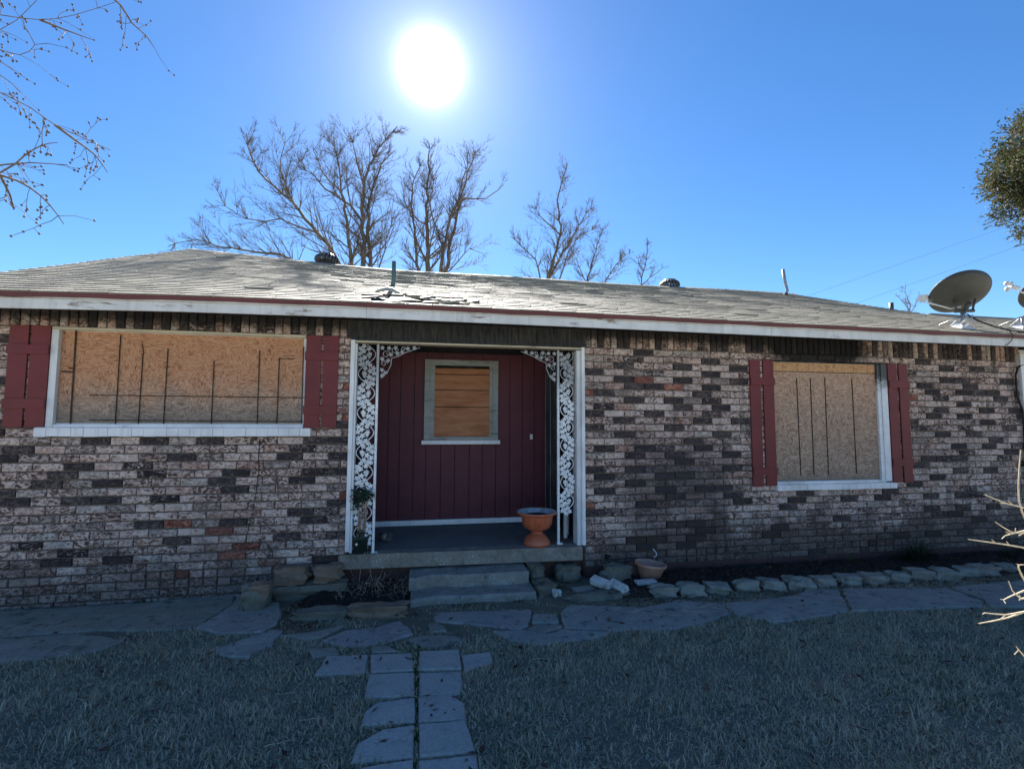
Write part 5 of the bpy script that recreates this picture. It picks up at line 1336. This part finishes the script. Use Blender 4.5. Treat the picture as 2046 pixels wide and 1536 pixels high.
# ---------------------------------------------------------------- satellite dishes
def dish(base, roof_n, centre, label, size=0.50, partial=False, aim=Vector((-0.55, -0.35, 0.55))):
    # base on roof, centre of reflector; the bowl opens away from us (to the upper left and back)
    d_ = root("satellite_dish", label, "satellite dish", base, "satellite dishes on the eave")
    c_ = Vector(centre); n_ = aim.normalized()
    up = (Vector((0, 0, 1)) - n_ * n_.z).normalized(); rt = n_.cross(up).normalized()
    mb = MB(); seg = 40; rings = 7
    for side in (0, 1):
        for i in range(rings + 1):
            r_ = i / rings
            for j in range(seg):
                a = 2 * math.pi * j / seg
                p = c_ + rt * (math.cos(a) * r_ * size * 1.08) + up * (math.sin(a) * r_ * size * 1.06) + n_ * (0.13 * r_ * r_ - (0.010 if side else 0))
                mb.v.append(tuple(p))
    o_ = (rings + 1) * seg
    for i in range(rings):
        for j in range(seg):
            a0 = i * seg + j; a1 = i * seg + (j + 1) % seg
            mb.face([a0, a1, a1 + seg, a0 + seg], 0, True); mb.face([o_ + a1, o_ + a0, o_ + a0 + seg, o_ + a1 + seg], 0, True)
    for j in range(seg):
        a0 = rings * seg + j; a1 = rings * seg + (j + 1) % seg; mb.face([a0, a1, o_ + a1, o_ + a0], 0)
    part("reflector", mb, ['dish'], d_)
    low = c_ - up * size * 0.42 - n_ * 0.03
    bk = low - n_ * 0.10
    mb = MB().tube([tuple(bk + rt * .09), tuple(low + rt * .12 + up * .12)], 0.014, 6); mb.tube([tuple(bk - rt * .09), tuple(low - rt * .12 + up * .12)], 0.014, 6); mb.tube([tuple(bk - rt * .11), tuple(bk + rt * .11)], 0.022, 8)
    mb.tube([tuple(bk + up * -.05), tuple(bk + up * .13)], 0.030, 8)
    part("bracket", mb, ['dish'], d_)
    B = Vector(base)
    mb = MB().tube([tuple(B + Vector((0, 0, .02))), tuple(B + Vector((0.02, 0.02, .16))), tuple(bk)], 0.022, 10)
    part("mast", mb, ['galv'], d_)
    mb = MB()
    for sx in (-1, 1): mb.tube([tuple(B + Vector((sx * .10, .22, roof_z(B.x, B.y + .22) - B.z + .01))), tuple(B + Vector((0.01, 0.02, .17)))], 0.009, 6)
    part("strut", mb, ['galv'], d_)
    mb = MB(); f0 = roof_z(B.x, B.y - .07) - B.z + .016; f1 = roof_z(B.x, B.y + .09) - B.z + .016
    mb.hexa([(B.x - .13, B.y - .07, B.z + f0), (B.x + .13, B.y - .07, B.z + f0), (B.x + .09, B.y + .09, B.z + f1), (B.x - .09, B.y + .09, B.z + f1), (B.x - .05, B.y - .03, B.z + f0 + .055), (B.x + .05, B.y - .03, B.z + f0 + .055), (B.x + .04, B.y + .05, B.z + f1 + .055), (B.x - .04, B.y + .05, B.z + f1 + .055)])
    part("foot", mb, ['lnb'], d_)
    return d_, c_, n_, up, rt, low
DBASE = (6.975, -0.245, 2.80)
dd, c_, n_, up, rt, low = dish(DBASE, None, (7.08, -0.20, 3.235), "grey oval satellite dish with a feed arm, whole in view above the right eave", 0.318, aim=Vector((0.27, 0.62, 0.74)))
lnb = Vector((6.80, 0.10, 3.28))
part("feed_arm", MB().tube([tuple(low), tuple(low + Vector((-.10, .05, -.02))), tuple(lnb + Vector((0.03, -.02, -.06)))], 0.011, 6), ['lnb'], dd)
mb = MB(); mb.box(lnb.x - .05, lnb.x + .035, lnb.y - .04, lnb.y + .04, lnb.z - .035, lnb.z + .04); mb.tube([tuple(lnb + Vector((.03, 0, .0))), tuple(lnb + Vector((.10, -.02, .01)))], .022, 10); mb.tube([tuple(lnb + Vector((.02, 0, -.06))), tuple(lnb + Vector((.0, 0, -.03)))], .018, 8)
part("feed_horn", mb, ['lnb'], dd)
part("cable_loop", MB().tube([(6.98, -.30, 2.98), (6.90, -.34, 2.90), (6.80, -.34, 2.83), (6.84, -.36, 2.795), (6.95, -.36, 2.86), (7.03, -.32, 2.97)], .006, 6), ['lnb'], dd)
DB2 = (8.45, 0.05, 2.92)
d2, c2_, n2_, up2, rt2, low2 = dish(DB2, None, (8.98, -0.02, 3.42), "second satellite dish mostly beyond the right edge, only its feed cluster and foot showing", 0.335, aim=Vector((0.27, 0.62, 0.74)))
lb = Vector((8.30, 0.08, 3.53))
part("feed_arm", MB().tube([tuple(low2), tuple(lb + Vector((.08, -.05, -.08)))], 0.011, 6), ['lnb'], d2)
mb = MB()
for dx, dz in ((-.05, .035), (.02, .035), (-.045, -.045)):
    mb.lathe((lb.x + dx, lb.y, lb.z + dz), [(.001, -.034), (.026, -.026), (.034, 0), (.026, .026), (.001, .034)], 12)
mb.tube([tuple(lb + Vector((0, 0, 0))), tuple(lb + Vector((.11, -.03, -.03)))], .030, 10)
part("feed_horn", mb, ['lnb'], d2)
mb = MB(); P_ = [(7.02, -.26, 2.99), (7.12, -.32, 2.89), (7.28, -.38, 2.81), (7.42, -.45, 2.755), (7.55, -.50, 2.725), (7.75, -.535, 2.72), (8.4, -.535, 2.715)]
mb.tube(P_, .010, 6); mb.tube([(p[0] + .04, p[1] + .05, p[2] + .016) for p in P_[2:]], .008, 6)
mb.tube([(7.30, -.535, 2.72), (7.335, -.545, 2.66), (7.325, -.525, 2.60), (7.28, -.51, 2.55), (7.20, -.46, 2.535)], .005, 5)
link("antenna_cable", mb.mesh("antenna_cable", ['cable']), label="black antenna cable running along the eave and over the fascia", cat="cable")
mb = MB().tube([(8.32, -.03, 2.37), (8.22, -.04, 2.37), (8.15, -.04, 2.33), (8.11, -.035, 2.22), (8.12, -.03, 1.94), (8.19, -.03, 1.74), (8.20, -.03, 1.5), (8.18, -.03, 1.2), (8.2, -.03, 0.4), (8.2, -.03, 0.1)], .014, 6)
link("service_cable", mb.mesh("service_cable", ['cable']), label="thick black cable looping down the wall at the right corner", cat="cable")

# ---------------------------------------------------------------- trees
def tw_tubes(tw, sides):
    """tw: list of (points, radii) -> flat arrays, fast"""
    mb = MB()
    for pts, rad in tw: mb.tube(pts, rad, sides, 0, False)
    return mb
def resample(pts, step):
    pts = [Vector(p) for p in pts]; o = [pts[0]]
    # Catmull-Rom so that limbs bend instead of kinking
    for i in range(len(pts) - 1):
        p0 = pts[max(i - 1, 0)]; p1 = pts[i]; p2 = pts[i + 1]; p3 = pts[min(i + 2, len(pts) - 1)]
        k_ = max(2, int((p2 - p1).length / step))
        for j in range(1, k_ + 1):
            t = j / k_
            o.append(0.5 * ((2 * p1) + (p2 - p0) * t + (2 * p0 - 5 * p1 + 4 * p2 - p3) * t * t + (3 * p1 - p0 - 3 * p2 + p3) * t ** 3))
    return o
def grow(rr, p, d, ln, r0, depth, out, rise, step=0.25, kids=(5, 4, 3), spread=0.7, wig=0.16):
    n_ = max(3, int(ln / step)); pts = [p.copy()]; rad = [r0]
    for i in range(n_):
        d = (d + Vector((rr.gauss(0, wig), rr.gauss(0, wig), rr.gauss(0, wig) + rise))).normalized()
        p = p + d * (ln / n_); pts.append(p.copy()); rad.append(max(r0 * (1 - 0.88 * (i + 1) / n_), 0.0026))
    out.append((pts, rad))
    if depth <= 0: return
    for _ in range(kids[0] if kids else 3):
        t = rr.uniform(0.15, 0.95); i = min(n_ - 1, int(t * n_)); q = pts[i]
        dd_ = (pts[i + 1] - pts[i]).normalized()
        side = Vector((rr.gauss(0, 1), rr.gauss(0, .7), rr.gauss(0, 1))); side = (side - dd_ * side.dot(dd_)).normalized()
        nd = (dd_ + side * spread * rr.uniform(.6, 1.3)).normalized()
        grow(rr, q, nd, ln * rr.uniform(.35, .62) * (1.1 - .4 * t), max(rad[i] * .6, .005), depth - 1, out, rise, step, kids[1:], spread, wig)
tree_lab = {
 'A': ("biggest bare tree, many stemmed with a low limb sweeping left", 21),
 'B': ("bare twin topped tree directly under the sun, right of the largest tree", 16),
 'C': ("bare slender tree standing alone right of the two big ones", 12),
 'D': ("low bare tree right of the slender one, barely topping the ridge", 10),
 'E': ("small thin bare tree beside the right roof vent", 9),
 'F': ("tiny faraway bare tree left of the satellite dish", 7)}
dens = {'A': 1.5, 'B': 1.5, 'C': 2.4, 'D': 3.2, 'E': 2.4, 'F': 2.0}
for key, limbs in BARE_TREES.items():
    lab, nk = tree_lab[key]
    rr = random.Random(ord(key) * 7)
    bx = sum(l[0][0][0] for l in limbs[:2]) / 2; by = limbs[0][0][0][1]
    tr = root("bare_tree", lab, "tree", (bx, by, -0.2), "leafless trees behind the house")
    trunk = []; twigs = []
    for li, (pts, r0, r1) in enumerate(limbs):
        P_ = resample(pts, 0.35)
        if li == 0 or (pts[0][2] < 4.4 and r0 > 0.08):      # down to the ground
            b0 = Vector((bx + (pts[0][0] - bx) * .45, by, -0.25)); P_ = [b0, b0.lerp(P_[0], .5)] + P_
        n_ = len(P_)
        for i in range(1, n_ - 1): P_[i] = P_[i] + Vector((rr.gauss(0, .035), rr.gauss(0, .05), rr.gauss(0, .03)))
        R_ = [lerp(r0, r1, i / (n_ - 1)) * 0.62 for i in range(n_)]
        trunk.append((P_, R_))
        cum = sum((P_[i + 1] - P_[i]).length for i in range(n_ - 1))
        for _ in range(int(nk * dens[key] * min(1.4, cum / 5))):
            t = rr.uniform(0.12, 1.0) ** 0.8; i = min(n_ - 2, int(t * (n_ - 1)))
            if P_[i].z < 3.2: continue
            dd_ = (P_[i + 1] - P_[i]).normalized()
            side = Vector((rr.gauss(0, 1), rr.gauss(0, .7), rr.gauss(0.25, .8))); side = (side - dd_ * side.dot(dd_)).normalized()
            nd = (dd_ * .9 + side * rr.uniform(.5, 1.1)).normalized()
            sc_ = {'A': 1, 'B': .95, 'C': .85, 'D': .7, 'E': .55, 'F': .6}[key]
            grow(rr, P_[i], nd, rr.uniform(1.1, 2.5) * sc_ * (1.12 - .70 * t), max(R_[i] * .45, .012), 2, twigs, .07, .22, (6, 4), .60, .10)
    part("trunk", tw_tubes(trunk, 8), ['bark'], tr)
    part("crown", tw_tubes(twigs, 3), ['bark'], tr)

# tree in front at the left, out of frame but for its hanging seed twigs
lt = root("crepe_myrtle", "bare foreground tree whose twigs with round seed capsules hang in at the upper left", "tree", (-5.6, -2.7, -0.2))
trunk = [([Vector((-5.6, -2.7, -0.25)), Vector((-5.5, -2.7, 1.2)), Vector((-5.2, -2.75, 2.4)), Vector((-4.6, -2.8, 3.4)), Vector((-4.0, -2.8, 4.0))], [.09, .075, .06, .045, .03]),
         ([Vector((-5.5, -2.7, 1.2)), Vector((-5.9, -2.5, 2.6)), Vector((-5.6, -2.4, 3.8)), Vector((-5.1, -2.4, 4.8))], [.06, .05, .04, .02])]
tips = [Vector((-4.0, -2.8, 4.0)), Vector((-4.6, -2.8, 3.4)), Vector((-5.2, -2.75, 2.4)), Vector((-5.1, -2.4, 4.8))]
twigs = []; caps = MB(); rr = random.Random(21)
def capsule(p, r_=.0050):
    caps.lathe(tuple(p), [(.0005, -r_), (r_ * .8, -r_ * .6), (r_, 0), (r_ * .8, r_ * .6), (.0005, r_)], 6)
for pts in LEFT_BRANCHES:
    P_ = resample(pts, .06); n_ = len(P_)
    if pts[0][0] < -2.2:
        t_ = min(tips, key=lambda q: (q - P_[0]).length); P_ = resample([tuple(t_), tuple(t_.lerp(P_[0], .5) + Vector((0, 0, .05)))] + [tuple(v) for v in pts], .08); n_ = len(P_)
    R_ = [lerp(.0062, .0016, i / (n_ - 1)) for i in range(n_)]
    twigs.append((P_, R_))
    for i in range(max(2, n_ // 5), n_ - 1):
        for _ in range(2):
            if rr.random() > .62: continue
            dd_ = (P_[i + 1] - P_[i]).normalized()
            side = Vector((rr.gauss(0, 1), rr.gauss(0, .8), rr.gauss(-.35, .8))); side = (side - dd_ * side.dot(dd_)).normalized()
            d = (dd_ * .75 + side).normalized(); ln = rr.uniform(.05, .17)
            q = [P_[i]]
            for _k in range(4):
                d = (d + Vector((rr.gauss(0, .12), rr.gauss(0, .12), rr.gauss(-.05, .12)))).normalized(); q.append(q[-1] + d * ln / 4)
                if _k > 0 and rr.random() < .75:
                    sd = (d + Vector((rr.gauss(0, .7), rr.gauss(0, .7), rr.gauss(-.2, .7)))).normalized() * rr.uniform(.015, .045)
                    twigs.append(([q[-1], q[-1] + sd], [.0012, .0009])); capsule(q[-1] + sd)
            twigs.append((q, [.0014, .0013, .0012, .0010, .0008])); capsule(q[-1])
part("trunk", tw_tubes(trunk, 10), ['bark'], lt)
part("twig", tw_tubes(twigs, 4), ['twig'], lt)
part("seed_capsule", caps, ['seed'], lt, kind='stuff')

# shrub at the right edge, its pale stems in the sun
rs = root("bare_shrub", "leafless shrub reaching in at the right edge with pale sunlit stems", "shrub", (2.75, -3.85, -0.1))
tw = []; rr = random.Random(4)
for pts in RIGHT_TWIGS:
    P_ = resample(pts, .05); n_ = len(P_)
    tw.append((P_, [lerp(.0042, .0016, i / (n_ - 1)) for i in range(n_)]))
    far = P_[0]
    tw.append(([Vector((2.75, -3.85, -.1)), Vector((2.70, -3.85, .35 * (.6 + far.z))), far], [.011, .007, .0042]))
    for _ in range(2):
        i = rr.randrange(n_ // 2, n_); d = Vector((rr.uniform(-.03, .0), rr.uniform(-.01, .01), rr.uniform(-.02, .02)))
        tw.append(([P_[i], P_[i] + d], [.0012, .0015]))
part("stem", tw_tubes(tw, 6), ['pale_twig'], rs)

# juniper at the right
jn = root("juniper_tree", "evergreen juniper with a dense olive crown cut by the right edge of the picture", "tree", (6.35, -2.0, -0.1))
part("trunk", MB().tube([(6.35, -2.0, -.25), (6.3, -2.0, 1.5), (6.2, -2.0, 3.2), (6.15, -2.0, 4.6)], [.16, .13, .09, .03], 10), ['bark'], jn)
mb = MB(); rr = random.Random(31)
CX, CY, CZ = 6.32, -2.0, 4.10
brs = []
clumps = []
for _ in range(330):
    d = Vector((rr.gauss(0, 1), rr.gauss(0, 1), rr.gauss(0, 1))).normalized() * rr.random() ** .30
    bump_ = 1 + .09 * math.sin(6 * d.x + 8 * d.z) + .07 * math.sin(13 * d.z + 2)
    c_ = Vector((CX + d.x * .78 * bump_, CY + d.y * .8, CZ + d.z * .78 * bump_)); clumps.append(c_)
    if rr.random() < .3: brs.append(([Vector((6.2, -2, min(4.4, max(2.6, c_.z - .3)))), (Vector((6.2, -2, c_.z)) + c_) / 2, c_], [.02, .012, .005]))
def leaf_cloud(name, centres, spread, per, size, width, mat, parent, seed, out_from=None, up=0.25, kind=None):
    """many small pointed leaves round each centre, built in one go"""
    r_ = np.random.RandomState(seed); C = np.repeat(np.array(centres, float), per, 0); n_ = len(C)
    q = C + r_.normal(0, 1, (n_, 3)) * spread
    a = r_.normal(0, .75, (n_, 3)); a[:, 2] += up
    if out_from is not None:
        o = C - np.array(out_from); a += .8 * o / np.linalg.norm(o, axis=1)[:, None]
    a /= np.linalg.norm(a, axis=1)[:, None]
    b = np.cross(a, r_.normal(0, 1, (n_, 3))); b /= np.linalg.norm(b, axis=1)[:, None]
    s_ = r_.uniform(*size, n_)[:, None]
    V = np.stack([q, q + a * s_ * .5 + b * s_ * width, q + a * s_, q + a * s_ * .5 - b * s_ * width], 1)
    me = bpy.data.meshes.new(name); me.vertices.add(n_ * 4); me.vertices.foreach_set("co", V.reshape(-1))
    me.loops.add(n_ * 4); me.loops.foreach_set("vertex_index", np.arange(n_ * 4)); me.polygons.add(n_)
    me.polygons.foreach_set("loop_start", np.arange(n_) * 4); me.update(calc_edges=True); me.materials.append(MAT[mat])
    return link(name, me, parent, kind=kind)
part("branch", tw_tubes(brs, 5), ['bark'], jn)
leaf_cloud("crown", clumps, 0.058, 190, (.022, .055), .17, 'juniper', jn, 31, (CX, CY, CZ))

# power lines far off
for (a, b_, lab) in (((36.3, 30, 13.75), (56.9, 30, 21.1), "upper faint power line crossing the sky at the right"), ((36.7, 30, 11.75), (56.6, 30, 18.7), "lower faint power line crossing the sky at the right")):
    A = Vector(a); B = Vector(b_); D_ = B - A
    pts = [A + D_ * t - Vector((0, 0, 1.2)) * math.sin(math.pi * (t + .8) / 2.6) * 0 for t in np.linspace(-.8, 1.8, 14)]
    mb = MB().tube([tuple(p) for p in pts], .009, 5)
    link("power_line", mb.mesh("power_line", ['wire']), label=lab, cat="power line", group="power lines")

# ---------------------------------------------------------------- grass blades
def in_stone(x, y):
    for P in STONES:
        if inside(P, x, y): return True
    return False
def grass(name, n_, xr, yr, hgt, mat, keep, seed):
    r_ = np.random.RandomState(seed)
    X = r_.uniform(*xr, n_); Y = r_.uniform(*yr, n_)
    k_ = np.array([keep(x, y, r_) for x, y in zip(X, Y)]); X = X[k_]; Y = Y[k_]; n_ = len(X)
    cl = np.sin(X * 7.1 + 2 * np.sin(Y * 5)) * np.sin(Y * 8.3 + 1.5 * np.sin(X * 6)) * .5 + .5
    Z = np.interp(Y, [-4.0, -0.5], [-0.08, -0.2])
    a = r_.uniform(0, 2 * np.pi, n_); h = hgt * r_.uniform(.4, 1.25, n_) * (.5 + .85 * cl); lean = r_.uniform(.25, 1.9, n_) * h
    wv = r_.uniform(.0016, .0042, n_)
    dx, dy = np.cos(a), np.sin(a)
    f1 = r_.uniform(0, 2 * np.pi, n_); sx, sy = np.cos(f1) * wv, np.sin(f1) * wv
    hz = np.sqrt(np.maximum(h * h - (lean * .6) ** 2, (h * .25) ** 2))
    V = np.zeros((n_, 5, 3))
    V[:, 0] = np.stack([X - sx, Y - sy, Z - .004], 1); V[:, 1] = np.stack([X + sx, Y + sy, Z - .004], 1)
    mx, my, mz = X + dx * lean * .35, Y + dy * lean * .35, Z + hz * .65
    V[:, 2] = np.stack([mx + sx * .8, my + sy * .8, mz], 1); V[:, 3] = np.stack([mx - sx * .8, my - sy * .8, mz], 1)
    V[:, 4] = np.stack([X + dx * lean, Y + dy * lean, Z + hz * (.85 + .3 * r_.rand(n_))], 1)
    me = bpy.data.meshes.new(name)
    me.vertices.add(n_ * 5); me.vertices.foreach_set("co", V.reshape(-1))
    b = np.arange(n_) * 5
    loops = np.stack([b, b + 1, b + 2, b + 3, b + 3, b + 2, b + 4], 1).reshape(-1)
    me.loops.add(n_ * 7); me.loops.foreach_set("vertex_index", loops)
    me.polygons.add(n_ * 2)
    ls = np.stack([np.arange(n_) * 7, np.arange(n_) * 7 + 4], 1).reshape(-1)
    me.polygons.foreach_set("loop_start", ls)
    me.update(calc_edges=True); me.validate()
    me.materials.append(MAT[mat])
    return link(name, me, kind='stuff')
def lawn_edge(x):
    # where the lawn gives way to the stone path (y of its upper edge)
    return interp(x, [-5, -3.0, -2.2, -1.6, -1.0, -0.4, 0.4, 1.0, 2.0, 3.2, 4.2, 5.2, 6.5], [-0.95, -1.00, -0.95, -0.75, -1.02, -1.30, -1.42, -1.35, -1.22, -1.02, -0.95, -0.93, -0.92])
def keep_lawn(x, y, r_):
    if y > lawn_edge(x) + r_.normal(0, .05): return False
    if in_stone(x, y): return r_.rand() < .012
    c = math.sin(x * 3.1 + 2.2 * math.sin(y * 2.3 + 1)) * math.sin(y * 3.7 + 1.4 * math.sin(x * 2.9)) + .5 * math.sin(x * 8.7 + y * 5) * math.sin(y * 9.1 - x * 3)
    return r_.rand() < (1.0 if c > -.35 else .38)
grass("lawn_grass", 230000, (-4.2, 5.2), (-3.75, -0.7), .042, 'grass', keep_lawn, 1)
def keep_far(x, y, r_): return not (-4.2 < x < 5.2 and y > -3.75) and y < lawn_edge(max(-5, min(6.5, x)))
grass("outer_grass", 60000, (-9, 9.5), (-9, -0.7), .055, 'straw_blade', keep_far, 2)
def keep_gap(x, y, r_):
    if in_stone(x, y): return r_.rand() < .03
    if y < lawn_edge(x) - .05: return False
    c = math.sin(x * 9 + 3 * math.sin(y * 7)) * math.sin(y * 11 + x * 4)
    return c > -.1 and not (-0.13 < x < 1.15 and y > -.6) and y > -1.6
def keep_green(x, y, r_):
    if in_stone(x, y): return False
    if y > lawn_edge(x): return False
    if -0.075 < x < -0.005 and y > -3.4: return True
    c = math.sin(x * 1.9 + 1.5 * math.sin(y * 1.7)) * math.sin(y * 2.6 + 2)
    return c > .45 and r_.rand() < .35
grass("green_weeds", 60000, (-4.0, 5.0), (-3.6, -1.0), .030, 'green_weed', keep_green, 5)
grass("walk_joint_weeds", 2600, (-0.075, -0.005), (-3.3, -1.45), .028, 'green_weed', keep_green, 6)
grass("joint_weeds", 26000, (-3.9, 6.5), (-1.5, -0.42), .026, 'grass', keep_gap, 3)

for o in bpy.data.objects:
    if '_is_root' in o: del o['_is_root']
